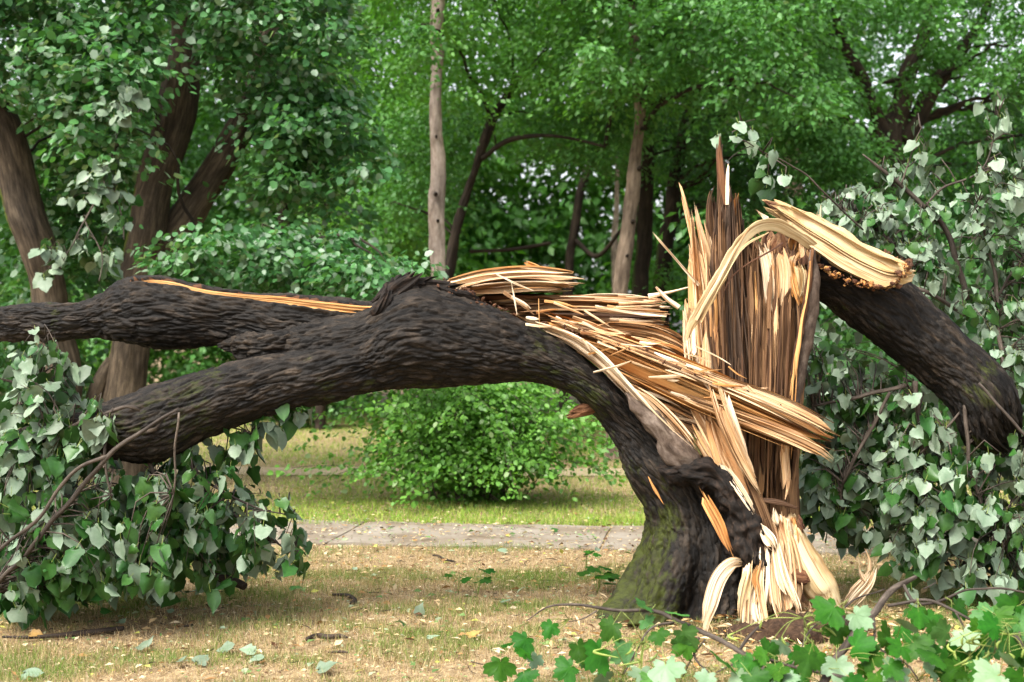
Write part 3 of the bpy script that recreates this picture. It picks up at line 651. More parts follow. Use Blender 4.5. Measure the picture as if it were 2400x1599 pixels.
# long plank thrown across the column
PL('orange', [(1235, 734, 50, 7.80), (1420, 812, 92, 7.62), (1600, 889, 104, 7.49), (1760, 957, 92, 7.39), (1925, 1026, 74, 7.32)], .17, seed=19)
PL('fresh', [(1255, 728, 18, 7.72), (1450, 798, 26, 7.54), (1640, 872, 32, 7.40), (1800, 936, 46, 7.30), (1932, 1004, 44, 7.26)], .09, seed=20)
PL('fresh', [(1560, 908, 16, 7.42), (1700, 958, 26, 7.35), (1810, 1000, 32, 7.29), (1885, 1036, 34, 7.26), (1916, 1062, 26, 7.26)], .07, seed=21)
crumbs('bark_crust', bt, M['rot'], [(1250, 742, 8, 7.70), (1340, 765, 16, 7.62), (1440, 798, 20, 7.56), (1540, 835, 20, 7.50), (1640, 872, 22, 7.44), (1720, 902, 20, 7.40), (1790, 930, 6, 7.36)], .16, 130, 22)
# pale lip along the bark edge
PL('pale', [(1165, 724, 8, 7.74), (1230, 748, 16, 7.68), (1310, 780, 26, 7.60), (1375, 825, 30, 7.54), (1430, 880, 22, 7.50), (1490, 945, 20, 7.48), (1545, 1000, 24, 7.47), (1585, 1036, 26, 7.46)], .10, nr=40, step=.012, seed=23, fib=(.008, 50, 1.5), jag=(.02, .04))
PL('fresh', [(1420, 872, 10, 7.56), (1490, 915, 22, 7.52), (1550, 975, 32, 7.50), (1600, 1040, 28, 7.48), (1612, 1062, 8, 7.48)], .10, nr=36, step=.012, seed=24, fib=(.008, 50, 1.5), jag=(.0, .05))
for kx in range(30):                                     # fan of fibres under the plank
    t = rs.random(); a = (1395+t*150, 850+t*115); b = (1540+t*95+rs.uniform(-20, 30), 935+t*95+rs.uniform(-40, 10))
    W(rs.choice(['fresh', 'pale', 'fresh', 'brown']), [(a[0], a[1], rs.uniform(4, 8)), ((a[0]+b[0])/2+rs.uniform(-5, 5), (a[1]+b[1])/2-6, rs.uniform(5, 11)), (b[0], b[1], 1.5)], .02, d=7.58+rs.random()*.1, nr=7, step=.03, seed=120+kx, jag=(0, 0))
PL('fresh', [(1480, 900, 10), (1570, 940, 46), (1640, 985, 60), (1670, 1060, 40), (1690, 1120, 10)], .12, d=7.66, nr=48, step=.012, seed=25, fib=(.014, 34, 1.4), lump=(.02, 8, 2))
# grey inner-bark sheet and burnt ridge running down to the base
wood('bark_strip', bt, M['barkin'], [(1440, 905, 12, 7.50), (1500, 975, 42, 7.46), (1550, 1035, 62, 7.44), (1595, 1078, 40, 7.44), (1610, 1090, 8, 7.44)], .08, nr=40, step=.012, sq=.9, seed=26, fib=(.008, 34, 9), lump=(.02, 12, 9), jag=(.02, .05), rough=.2)
wood('bark_strip', bt, M['barkold'], [(1520, 1075, 20, 7.50), (1580, 1082, 50, 7.44), (1635, 1092, 66, 7.40), (1672, 1135, 62, 7.38), (1695, 1180, 74, 7.36), (1715, 1240, 70, 7.34), (1728, 1290, 60, 7.30), (1735, 1320, 20, 7.28)], .17, nr=64, step=.011, sq=1, seed=27, fib=(.014, 40, 14), lump=(.045, 12, 10), jag=(.03, .05), rough=.3)
wood('bark_strip', bt, M['barkold'], [(1735, 1240, 20, 7.32), (1752, 1300, 38, 7.27), (1748, 1350, 30, 7.24), (1738, 1400, 12, 7.22)], .08, nr=36, step=.011, sq=1, seed=28, fib=(.008, 40, 28), lump=(.02, 9, 7), jag=(.02, .03))
W('orange', [(1600, 1108, 6, 7.37), (1622, 1150, 24, 7.33), (1652, 1205, 26, 7.30), (1672, 1255, 16, 7.28), (1688, 1290, 3, 7.27)], .045, nr=20, step=.014, seed=29)
W('rot', [(1312, 950, 12, 7.62), (1330, 944, 26, 7.64), (1360, 938, 34, 7.68), (1400, 940, 30, 7.72)], .10, nr=14, step=.014, seed=30, jag=(.04, 0))
W('orange', [(1490, 1095, 4, 7.40), (1508, 1130, 9, 7.38), (1520, 1150, 2, 7.37)], .02, nr=10, seed=31)
# strips between the base and the column
W('fresh', [(1640, 878, 26, 7.33), (1660, 945, 34, 7.31), (1690, 1020, 34, 7.32), (1722, 1085, 28, 7.34), (1752, 1140, 10, 7.36)], .05, nr=24, step=.012, seed=32, fib=(.006, 60, 1.2), jag=(.06, .03))
W('pale', [(1662, 885, 12, 7.34), (1680, 950, 18, 7.32), (1705, 1020, 16, 7.34), (1720, 1070, 5, 7.35)], .03, nr=16, seed=33, jag=(.05, .02))
W('fresh', [(1625, 930, 14, 7.50), (1640, 1000, 28, 7.46), (1665, 1080, 30, 7.42), (1690, 1140, 12, 7.40)], .06, nr=20, seed=34)
W('pale', [(1655, 1062, 10, 7.36), (1685, 1105, 24, 7.33), (1715, 1150, 20, 7.32), (1740, 1195, 6, 7.31)], .05, nr=20, seed=35, jag=(.02, .03))
W('brown', [(1700, 1060, 14, 7.45), (1722, 1130, 34, 7.42), (1745, 1190, 26, 7.40), (1755, 1230, 8, 7.40)], .08, nr=24, seed=36)
W('brown', [(1752, 1150, 10, 7.38), (1790, 1156, 14, 7.36), (1828, 1166, 6, 7.36)], .04, nr=14, seed=37)
W('pale', [(1745, 1205, 12, 7.26), (1768, 1240, 30, 7.24), (1784, 1265, 14, 7.23)], .05, nr=18, seed=38)
for kx, (x, y0, y1, w, m) in enumerate([(1765, 1185, 1300, 30, 'fresh'), (1795, 1175, 1290, 34, 'fresh'), (1820, 1180, 1260, 26, 'orange'), (1780, 1170, 1210, 18, 'pale'), (1808, 1188, 1250, 20, 'pale'), (1750, 1190, 1270, 20, 'brown'), (1835, 1195, 1215, 14, 'rot')]):
    W(m, [(x, y0, w*.4, 7.36), (x+4, (y0+y1)/2, w, 7.33), (x+10, y1, w*.6, 7.31)], .08, nr=20, step=.012, seed=40+kx, jag=(.05, .03), fib=(.008, 50, 2))
# peeled strips at the foot
CURL = [('pale', [(1712, 1296, 12, 7.28), (1682, 1296, 30, 7.22), (1652, 1330, 36, 7.17), (1632, 1390, 34, 7.14), (1620, 1440, 18, 7.14), (1613, 1490, 3, 7.14)], .03),
        ('sap', [(1728, 1295, 14, 7.26), (1716, 1340, 30, 7.19), (1706, 1385, 26, 7.16), (1700, 1430, 8, 7.15)], .035),
        ('pale', [(1735, 1345, 18, 7.2), (1738, 1400, 34, 7.15), (1748, 1440, 10, 7.13)], .03),
        ('fresh', [(1752, 1290, 12, 7.22), (1745, 1340, 20, 7.17), (1752, 1390, 16, 7.14), (1768, 1455, 4, 7.12)], .03),
        ('fresh', [(1770, 1270, 20, 7.26), (1776, 1340, 30, 7.2), (1786, 1400, 24, 7.16), (1800, 1436, 10, 7.15)], .04),
        ('pale', [(1782, 1250, 20, 7.26), (1800, 1330, 34, 7.19), (1826, 1385, 24, 7.16), (1842, 1420, 6, 7.15)], .04),
        ('fresh', [(1800, 1300, 26, 7.28), (1806, 1370, 36, 7.22), (1812, 1425, 26, 7.18)], .04),
        ('brown', [(1790, 1350, 24, 7.3), (1790, 1400, 30, 7.25), (1792, 1440, 20, 7.2)], .05),
        ('fresh', [(1850, 1380, 40, 7.34), (1858, 1420, 46, 7.30), (1864, 1450, 30, 7.28)], .05),
        ('pale', [(1712, 1400, 14, 7.2), (1724, 1430, 22, 7.16), (1738, 1462, 6, 7.13)], .03),
        ('orange', [(1745, 1300, 10, 7.2), (1735, 1330, 16, 7.16), (1742, 1360, 12, 7.15), (1735, 1390, 6, 7.14)], .03)]
for kx, (m, pts, t) in enumerate(CURL):
    sheet('peeled_strip', bt, M[m], pts, t*.6, 6, seed=740+kx, ends=.5, starts=.15, step=.02, relief=.3)
    bundle('peeled_strip', bt, M[m], pts, t*.9, 12, seed=750+kx, fw=.09, ends=.5, starts=.1, spread=.25, step=.025)
    if kx in (): wood('peeled_strip', bt, M[m], [(q[0], q[1], q[2]*.8, *q[3:]) for q in pts], t*.3, nr=26, step=.010, seed=50+kx, fib=(.004, 60, 1.5), lump=(.012, 9, 5), jag=(.02, .10), jf=90, blunt=.4, twist=(-.5 if kx % 2 else .6))
for kx, (m, pts, t, n) in enumerate([('fresh', [(1770, 1190, 70, 7.36), (1785, 1260, 90, 7.32), (1800, 1340, 84, 7.27), (1812, 1430, 60, 7.22)], .10, 40), ('pale', [(1740, 1260, 50, 7.28), (1738, 1330, 64, 7.22), (1732, 1400, 60, 7.17), (1725, 1470, 40, 7.14)], .06, 22),
        ('brown', [(1700, 1090, 50, 7.42), (1735, 1180, 60, 7.36), (1765, 1270, 50, 7.30), (1775, 1360, 30, 7.25)], .08, 26), ('fresh', [(1590, 930, 60, 7.56), (1640, 1010, 80, 7.50), (1690, 1100, 70, 7.44), (1730, 1180, 50, 7.40)], .10, 44)]):
    sheet('torn_sheet', bt, M[m], pts, t, 7, seed=790+kx, ends=.5, starts=.3, step=.03, relief=.5)
    bundle('fibre_bundle', bt, M[m], pts, t, n//2, seed=780+kx, fw=.09, ends=.5, starts=.35, spread=.25, step=.03)
# smooth pale root
wood('root', bt, M['sap'], [(1812, 1195, 30, 7.44), (1822, 1240, 62, 7.40), (1845, 1290, 80, 7.36), (1878, 1340, 72, 7.32), (1903, 1375, 56, 7.30), (1920, 1420, 34, 7.28)], .22, nr=48, step=.012, sq=1, seed=64, fib=(.004, 30, 2), lump=(.02, 6, 3), jag=(.04, .01))
wood('root', bt, M['rot'], [(1815, 1320, 20, 7.30), (1845, 1325, 34, 7.27), (1872, 1326, 10, 7.26)], .10, nr=24, step=.012, seed=65, fib=(.008, 40, 10))
wood('root', bt, M['sap'], [(1800, 1210, 20, 7.40), (1812, 1270, 34, 7.35), (1818, 1330, 26, 7.33)], .10, nr=24, step=.012, seed=66)

# standing column of old wood
COL = [(1852, 1420, 1650, 1420, 7.78, .9), (1838, 1300, 1660, 1300, 7.80, .9), (1828, 1150, 1655, 1150, 7.84, .9), (1832, 1000, 1632, 1000, 7.86, .85), (1846, 850, 1600, 850, 7.88, .8), (1866, 720, 1592, 720, 7.90, .75), (1880, 640, 1612, 640, 7.92, .7), (1870, 585, 1640, 590, 7.93, .6), (1830, 560, 1670, 565, 7.94, .4)]
c, S, D = stations(COL, .016)
V, F, G, th, s = loft(c, S, D, 160, .85, fibre=(.012, 30, .9), lump=(.02, 6, 1.2), jag=(0, .10), jf=30, seed=70)
V2 = V.copy()
put('heartwood', mesh('heartwood', V, F, M['brown'], {'grain': G}), bt)['label'] = 'weathered brown heartwood of the standing stump'
for kx, (m, pts, n) in enumerate([('brown', [(1745, 1180, 120, 7.64), (1742, 1000, 170, 7.62), (1735, 850, 220, 7.60), (1730, 720, 230, 7.62), (1715, 600, 190, 7.68), (1690, 520, 120, 7.74)], 170), ('grey', [(1735, 1150, 100, 7.62), (1725, 950, 150, 7.60), (1705, 800, 170, 7.58), (1690, 650, 140, 7.62), (1680, 520, 90, 7.72), (1676, 440, 40, 7.78)], 90),
        ('fresh', [(1625, 860, 60, 7.62), (1615, 760, 76, 7.62), (1606, 660, 60, 7.66), (1596, 560, 40, 7.70), (1588, 480, 18, 7.72)], 34), ('brown', [(1790, 1100, 60, 7.60), (1800, 900, 90, 7.58), (1810, 740, 90, 7.58), (1812, 640, 60, 7.60)], 40), ('orange', [(1800, 1100, 50, 7.59), (1810, 900, 70, 7.57), (1818, 760, 60, 7.57)], 7)]):
    sheet('torn_sheet', bt, M[m], pts, .11, (26, 16, 9, 9, 3)[kx], seed=720+kx, ends=.55, starts=.3, step=.05, relief=.5)
    bundle('fibre_bundle', bt, M[m], pts, .10, n//2, seed=700+kx, fw=(.026, .026, .06, .05, .05)[kx], ends=.6, starts=.5, spread=.10, step=.05)
# fibre bundles over its face: base x, top x, top y, width, material
BUND = [(1640, 1612, 640, 26, 'fresh'), (1655, 1640, 560, 30, 'brown'), (1668, 1650, 455, 34, 'brown'), (1676, 1662, 428, 26, 'brown'), (1690, 1680, 420, 30, 'grey'), (1702, 1700, 470, 30, 'grey'),
        (1712, 1690, 432, 22, 'brown'), (1722, 1716, 520, 26, 'brown'), (1734, 1736, 540, 26, 'brown'), (1746, 1752, 538, 28, 'fresh'), (1758, 1770, 556, 30, 'brown'), (1770, 1788, 600, 34, 'brown'),
        (1690, 1660, 640, 24, 'grey'), (1710, 1712, 620, 24, 'brown'), (1730, 1742, 640, 22, 'grey'), (1785, 1812, 610, 40, 'brown'), (1800, 1838, 620, 36, 'brown')]
for kx, (xb, xt, yt, w, m) in enumerate(BUND):
    yb = 1180 if xb > 1690 else 960+(xb-1640)*3
    dd = 7.62-.05*math.sin((xb-1640)/170*3.1)+rs.uniform(-.02, .03)
    mid = lambda t, o=0: (xb+(xt-xb)*t**.8+rs.uniform(-2, 2), yb+(yt-yb)*t)
    pts = [(xb, yb, w*.5, dd), (*mid(.25), w*.9, dd-.02), (*mid(.5), w*1.1, dd-.01), (*mid(.75), w, dd+.03), (*mid(.92), w*.7, dd+.07), (*mid(1.0), w*.25, dd+.09)]
    W(m, pts, .075, nr=26, step=.016, seed=200+kx, fib=(.009, 60, .8), lump=(.012, 10, 1.5), jag=(.0, .10), jf=70)
for kx in range(46):                                     # finer fibres standing off the face
    xb = rs.uniform(1625, 1800); t0 = rs.random(); yt = rs.uniform(560, 900) if xb > 1690 else rs.uniform(560, 820)
    yb = yt+rs.uniform(120, 330); lean = (1735-xb)*.06+rs.uniform(-6, 6)
    W(rs.choice(['brown', 'brown', 'grey', 'fresh', 'brown', 'orange']), [(xb+lean*.5, min(yb, 1150), 4), (xb, (yb+yt)/2, rs.uniform(6, 13)), (xb-lean, yt, 2)], .03, d=7.575+rs.uniform(-.015, .03), nr=8, step=.04, seed=260+kx, jag=(0, .02))
# named spikes
SP = [('grey', [(1688, 640, 30, 7.80), (1680, 520, 34, 7.80), (1667, 420, 22, 7.80), (1655, 360, 12, 7.80), (1656, 308, 3, 7.80)], .06),
      ('brown', [(1672, 600, 40, 7.82), (1668, 500, 40, 7.82), (1662, 430, 26, 7.82), (1657, 380, 15, 7.82), (1655, 330, 7, 7.82)], .05),
      ('grey', [(1700, 600, 26, 7.80), (1697, 520, 24, 7.80), (1692, 450, 16, 7.80), (1690, 436, 8, 7.80)], .05),
      ('rot', [(1668, 470, 10, 7.78), (1658, 400, 12, 7.78), (1652, 345, 8, 7.78), (1654, 312, 2, 7.78)], .03),
      ('fresh', [(1624, 680, 24, 7.72), (1605, 590, 20, 7.72), (1582, 500, 12, 7.72), (1567, 440, 6, 7.72), (1559, 408, 1.5, 7.72)], .03),
      ('fresh', [(1640, 660, 22, 7.70), (1622, 580, 20, 7.70), (1605, 510, 12, 7.70), (1595, 462, 4, 7.70)], .03),
      ('fresh', [(1620, 720, 26, 7.68), (1600, 640, 20, 7.68), (1582, 560, 6, 7.68)], .03),
      ('fresh', [(1640, 620, 16, 7.74), (1628, 545, 12, 7.74), (1618, 505, 3, 7.74)], .03),
      ('pale', [(1672, 470, 7, 7.76), (1671, 430, 6, 7.76), (1673, 386, 2, 7.76)], .015),
      ('orange', [(1687, 560, 24, 7.78), (1687, 490, 22, 7.78), (1688, 436, 20, 7.78), (1688, 432, 14, 7.78)], .04),
      ('brown', [(1706, 600, 10, 7.80), (1704, 540, 8, 7.80), (1703, 488, 2, 7.80)], .02),
      ('brown', [(1650, 620, 30, 7.76), (1638, 520, 30, 7.76), (1634, 460, 16, 7.76), (1642, 428, 4, 7.76)], .05),
      ('pale', [(1605, 655, 9, 7.64), (1560, 605, 8, 7.62), (1525, 566, 5, 7.60), (1504, 540, 1.5, 7.60)], .012),
      ('fresh', [(1590, 850, 34, 7.62), (1585, 770, 30, 7.62), (1583, 700, 20, 7.62), (1574, 686, 6, 7.62)], .05),
      ('pale', [(1604, 840, 30, 7.60), (1600, 770, 26, 7.60), (1598, 716, 10, 7.60)], .04),
      ('pale', [(1582, 830, 16, 7.60), (1576, 760, 12, 7.60), (1571, 700, 4, 7.60)], .03),
      ('fresh', [(1618, 850, 14, 7.58), (1621, 800, 8, 7.58), (1623, 752, 2, 7.58)], .02),
      ('pale', [(1868, 640, 10, 8.02), (1874, 560, 18, 8.02), (1880, 500, 16, 8.02), (1884, 470, 8, 8.02)], .03)]
for kx, (m, pts, t) in enumerate(SP):
    W(m, pts, t, nr=18, step=.014, seed=320+kx, fib=(.005, 70, 1), lump=(.006, 10, 2), jag=(0, .03))
# broken right half of the top: rot pocket, pale flaps, barked rim
for kx in range(26):
    x = rs.uniform(1752, 1862); y = rs.uniform(548, 612)-(x-1752)*.05
    W(rs.choice(['rot', 'rot', 'orange', 'fresh', 'rot']), [(x, y+rs.uniform(15, 40), 10), (x+rs.uniform(-6, 6), y, rs.uniform(10, 22)), (x+rs.uniform(-10, 12), y-rs.uniform(8, 20), 4)], .04, d=7.62+rs.uniform(0, .16), nr=9, step=.014, seed=350+kx, jag=(.02, .03))
W('pale', [(1752, 560, 22, 7.60), (1768, 620, 34, 7.58), (1772, 690, 26, 7.58), (1778, 740, 8, 7.58)], .03, nr=18, seed=380)
W('fresh', [(1788, 570, 30, 7.58), (1796, 620, 44, 7.57), (1798, 690, 36, 7.57), (1795, 720, 20, 7.57)], .03, nr=18, seed=381)
W('orange', [(1818, 600, 14, 7.60), (1826, 660, 30, 7.58), (1842, 710, 12, 7.58)], .03, nr=14, seed=382)
W('sap', [(1834, 600, 22, 7.59), (1842, 640, 30, 7.58), (1836, 690, 16, 7.58)], .03, nr=14, seed=383)
wood('bark_strip', bt, M['barkin'], [(1868, 575, 10, 7.60), (1868, 650, 30, 7.58), (1856, 740, 40, 7.58), (1838, 850, 34, 7.59), (1825, 930, 24, 7.60), (1815, 1000, 12, 7.62)], .07, nr=30, step=.012, sq=1, seed=384, fib=(.004, 40, 8), lump=(.008, 9, 4))
W('rot', [(1866, 570, 6, 7.56), (1862, 620, 12, 7.545), (1850, 700, 16, 7.54), (1832, 800, 14, 7.55), (1822, 870, 6, 7.56)], .03, nr=14, seed=385, fib=(.006, 60, 10))
W('orange', [(1862, 600, 3, 7.54), (1856, 660, 6, 7.53), (1842, 740, 8, 7.53), (1828, 830, 9, 7.54), (1816, 900, 7, 7.55)], .02, nr=10, seed=386)
W('fresh', [(1812, 985, 14, 7.46), (1804, 1040, 20, 7.45), (1808, 1100, 18, 7.45), (1802, 1160, 12, 7.45)], .04, nr=18, seed=387, fib=(.006, 50, 4), lump=(.012, 12, 8))
for kx in range(60):
    t = rs.random(); x = 1180+t*560; y = 690+t*230+rs.gauss(0, 26); a = rs.gauss(.35, .35); L = rs.uniform(25, 95)
    W(rs.choice(['pale', 'fresh', 'pale', 'fresh', 'orange', 'pale']), [(x-math.cos(a)*L*.5, y-math.sin(a)*L*.5, rs.uniform(2.5, 6)), (x, y+rs.uniform(-3, 3), rs.uniform(2.5, 7)), (x+math.cos(a)*L*.5, y+math.sin(a)*L*.5, .8)], .012, d=7.56-t*.22+rs.uniform(-.05, .10), nr=5, step=.04, seed=1200+kx, jag=(0, 0), sq=.7)
# broad curved strip bridging the stump and the leaning trunk
wood('peeled_strip', bt, M['sap'], [(1578, 780, 4, 7.42), (1594, 742, 22, 7.42), (1624, 688, 32, 7.43), (1660, 625, 27, 7.46), (1698, 562, 25, 7.50), (1733, 526, 28, 7.54), (1775, 516, 30, 7.58), (1820, 534, 28, 7.62), (1868, 566, 24, 7.66), (1920, 600, 14, 7.72)], .014, nr=36, step=.012, seed=400, sq=.45, fib=(.004, 60, 1.0), lump=(.004, 9, 3), jag=(.0, .02), twist=.6, rough=.22)['label'] = 'long pale strip of wood curling over the stump top'
W('fresh', [(1600, 736, 6, 7.40), (1640, 664, 9, 7.42), (1690, 574, 8, 7.48), (1738, 512, 6, 7.54), (1800, 508, 2, 7.60)], .008, nr=6, seed=404)
W('sap', [(1610, 742, 5, 7.41), (1660, 650, 7, 7.44), (1712, 566, 7, 7.50), (1765, 535, 2, 7.56)], .008, nr=6, seed=405)
W('pale', [(1740, 520, 10, 7.56), (1760, 506, 14, 7.57), (1742, 488, 3, 7.56)], .015, nr=10, seed=401)
W('rot', [(1800, 560, 5, 7.52), (1680, 640, 3, 7.52), (1648, 760, 4, 7.52), (1640, 820, 3, 7.53)], .008, nr=6, seed=402)
# dark soil thrown up at the foot
wood('root_plate', bt, M['earth'], [(1640, 1462, 20, 7.2), (1720, 1460, 50, 7.12), (1820, 1452, 66, 7.05), (1900, 1440, 50, 7.1), (1960, 1430, 14, 7.2)], .6, nr=40, step=.02, sq=1, seed=403, fib=(.02, 20, 20), lump=(.03, 8, 8))

# ------------------------------------------------------------------ trunk leaning to the right
lt = thing('leaning_log', 'dark mossy broken trunk leaning down to the right from the stump top', 'trunk', (2.9, 8.1, 0))
LN = [(1800, 560, 1835, 640, 7.95, .9), (1870, 575, 1862, 678, 7.95, .95), (1960, 592, 1930, 725, 7.94, 1), (2065, 632, 1990, 775, 7.93, 1), (2130, 690, 2060, 832, 7.92, 1), (2205, 752, 2118, 880, 7.90, 1), (2275, 812, 2160, 912, 7.88, 1),
      (2322, 862, 2192, 958, 7.86, 1), (2345, 915, 2205, 1000, 7.86, .85), (2352, 965, 2225, 1015, 7.86, .7), (2372, 1010, 2262, 1028, 7.88, .5)]
c, S, D = stations(LN, .0095)
V, F, G, th, s = loft(c, S, D, 190, 1.0, lump=(.03, 3.5, 2), bark=(.014, 31, 5), seed=90, jag=(0, .08), jf=12)
put('trunk', mesh('trunk', V, F, M['bark'], {'grain': G, 'moss': np.clip(moss_of(V, bias=.1, seed=3)*.85, 0, 1), 'tone': TONE[0]}), lt)
wood('plank', lt, M['sap'], [(1778, 478, 14, 7.80), (1805, 492, 44, 7.79), (1850, 522, 62, 7.76), (1900, 552, 70, 7.73), (1950, 584, 74, 7.71), (2000, 610, 70, 7.69), (2045, 628, 72, 7.67), (2078, 630, 44, 7.66), (2090, 628, 12, 7.66)], .14, nr=56, step=.011, sq=.75, seed=91, fib=(.007, 28, 3), lump=(.02, 7, 4), jag=(.10, .03), jf=40)['label'] = 'thick pale split edge lying along the top of the leaning trunk'
sheet('plank', lt, M['sap'], [(1775, 476, 34, 7.70), (1805, 494, 50, 7.69), (1850, 524, 58, 7.67), (1900, 554, 64, 7.64), (1950, 586, 68, 7.62), (2000, 612, 66, 7.60), (2045, 628, 68, 7.58), (2086, 628, 40, 7.58)], .09, 5, seed=97, ends=.10, starts=.14, relief=.5, step=.02)
wood('plank', lt, M['pale'], [(1790, 474, 10, 7.92), (1830, 496, 24, 7.90), (1890, 536, 26, 7.88), (1950, 570, 14, 7.86)], .1, nr=30, step=.012, seed=92, fib=(.006, 40, 2), jag=(.07, .02))
crumbs('rot_crust', lt, M['rot'], [(1880, 610, 8, 7.66), (1920, 630, 22, 7.64), (1965, 648, 20, 7.62), (2020, 660, 14, 7.62), (2060, 655, 10, 7.62)], .06, 110, 93); crumbs('rot_crust', lt, M['orange'], [(1890, 618, 8, 7.66), (1965, 650, 20, 7.62), (2050, 658, 12, 7.62)], .05, 50, 193)
crumbs('rot_crust', lt, M['rot'], [(2040, 648, 10, 7.62), (2068, 634, 26, 7.60), (2086, 612, 20, 7.60), (2090, 600, 4, 7.62)], .08, 90, 94); crumbs('rot_crust', lt, M['orange'], [(2050, 646, 10, 7.62), (2070, 632, 26, 7.60), (2086, 612, 20, 7.60)], .06, 40, 194)
crumbs('rot_crust', lt, M['rot'], [(1950, 570, 6, 7.86), (1990, 578, 16, 7.85), (2040, 590, 18, 7.84), (2080, 606, 6, 7.82)], .10, 130, 95)
wood('splinter', lt, M['rot'], [(1762, 464, 4, 7.80), (1785, 476, 20, 7.80), (1815, 496, 12, 7.80)], .04, nr=12, seed=96, jag=(.04, 0))

# ------------------------------------------------------------------ leaves
def linden_leaf(seed, mtop, mbot):
    r = np.random.default_rng(seed)
    rows = np.array([-.13, .0, .16, .36, .58, .78, .92, 1.06])
    half = np.array([.24, .47, .54, .53, .43, .27, .10, .0])
    half = half*(1+r.uniform(-.16, .16, 8))*r.uniform(.72, 1.06); half[-1] = .002; rows = rows*r.uniform(.88, 1.15); asym = r.uniform(-.14, .14)
    fold, curl, side = r.uniform(-.35, .65), r.uniform(-.5, 1.3), r.uniform(-.35, .35)
    cols = np.array([-1, -.55, 0, .55, 1])
    V, U, ve = [], [], []
    for k, (y, h) in enumerate(zip(rows, half)):
        for cc in cols:
            x = h*cc*(1+asym*np.sign(cc)+r.uniform(-.07, .07)); yy = (y if cc or k else .03)+(r.uniform(-.035, .035) if abs(cc) == 1 else 0)
            if k == 0 and abs(cc) == 1: yy = y+.09
            if k == 0 and abs(cc) == .55: yy = y
            z = -abs(x)*fold-curl*.30*yy*yy+side*x*yy+.035*math.sin(yy*9+seed)*abs(cc)+.02*math.sin(seed*3+x*9)
            V.append((x+.04*math.sin(yy*3+seed), yy, z)); U.append((x, yy, seed*1.37)); ve.append(.8 if cc == 0 else 0.0)
    V = np.array(V); n = len(V)
    F = []
    for k in range(7):
        for j in range(4):
            a = k*5+j; F += [(a, a+1, a+6), (a, a+6, a+5)]
    F = np.array(F)
    V2 = V.copy(); V2[:, 2] -= .006
    st = np.array([[-.012, .02, -.003], [.012, .02, -.003], [.012, -.5, -.03], [-.012, -.5, -.03]]); st[2:, 0] += r.uniform(-.1, .1)
    Va = np.concatenate([V, V2, st]); Fa = np.concatenate([F, F[:, ::-1]+n, [[2*n, 2*n+1, 2*n+2], [2*n, 2*n+2, 2*n+3]]])
    mi = np.concatenate([np.zeros(len(F)), np.ones(len(F)), [2, 2]]).astype(int)
    Ua = np.concatenate([U, U, np.zeros((4, 3))]); va = np.concatenate([ve, ve, np.zeros(4)])
    Va = Va+np.array([0, .5, .03])            # stalk end at the origin
    return Va, Fa, mi, Ua, va, [mtop, mbot, M['stalk']]
def maple_leaf(seed, mtop, mbot):
    r = np.random.default_rng(seed)
    out = []
    lobes = [(-118, .52), (-58, .88), (0, 1.05), (58, .88), (118, .52)]
    for k, (a, L) in enumerate(lobes):
        L *= r.uniform(.93, 1.07)
        for da, f in ((-27, .72), (-18, .88), (-10, .82), (0, 1.0), (10, .82), (18, .88), (27, .72)):
            if abs(a) == 118: da *= .8
            out.append((a+da, L*f))
        if k < 4: out.append(((a+lobes[k+1][0])/2, .60))
    out = [(-168, .16)]+out+[(168, .16)]
    droop, fold = r.uniform(.05, .35), r.uniform(-.1, .2)
    pts = [(math.sin(math.radians(a))*L, math.cos(math.radians(a))*L) for a, L in out]
    def z(x, y): return -droop*.35*(x*x+y*y)-fold*abs(x)*.5+.03*math.sin(x*8+seed)+.03*math.sin(y*7+seed*2)
    V = [(0, 0, 0)]+[(x*.5, y*.5, z(x*.5, y*.5)+.004) for x, y in pts]+[(x, y, z(x, y)) for x, y in pts]
    m = len(pts)
    F3 = [(0, 1+j+1, 1+j) for j in range(m-1)]
    F3 += [t for j in range(m-1) for t in ((1+j, 2+j, 1+m+j+1), (1+j, 1+m+j+1, 1+m+j))]
    V = np.array(V); n = len(V)
    U = np.concatenate([V[:, :2], np.full((n, 1), seed*1.37)], 1); ve = np.zeros(n)
    for j, (a, L) in enumerate(out):
        if a in (-118, -58, 0, 58, 118): ve[1+j] = .8; ve[1+m+j] = .8
    ve[0] = 1
    V2 = V.copy(); V2[:, 2] -= .006
    st = np.array([[-.010, .0, -.003], [.010, 0, -.003], [.010, -.75, -.06], [-.010, -.75, -.06]]); st[2:, 0] += r.uniform(-.15, .15)
    Va = np.concatenate([V, V2, st])
    F3 = np.array(F3); nf = len(F3)
    flip = F3
    Fa = np.concatenate([flip, flip[:, ::-1]+n, [[2*n, 2*n+1, 2*n+2], [2*n, 2*n+2, 2*n+3]]])
    mi = np.concatenate([np.zeros(nf), np.ones(nf), [2, 2]]).astype(int)
    Ua = np.concatenate([U, U, np.zeros((4, 3))]); va = np.concatenate([ve, ve, np.zeros(4)])
    Va = Va+np.array([0, .75, .06])
    return Va, Fa, mi, Ua, va, [mtop, mbot, M['stalk']]
def low_leaf(L):
    V, F, mi, U, ve, ms = L
    keep = [r*5+c for r in (0, 2, 4, 6, 7) for c in (0, 2, 4)]; V1 = V[keep]; n = len(V1)
    F = []
    for k in range(4):
        for j in range(2): a = k*3+j; F += [(a, a+1, a+4), (a, a+4, a+3)]
    F = np.array(F); V2 = V1.copy(); V2[:, 2] -= .006
    return np.concatenate([V1, V2]), np.concatenate([F, F[:, ::-1]+n]), np.concatenate([np.zeros(16), np.ones(16)]).astype(int), np.concatenate([U[keep]]*2), np.concatenate([ve[keep]]*2), ms
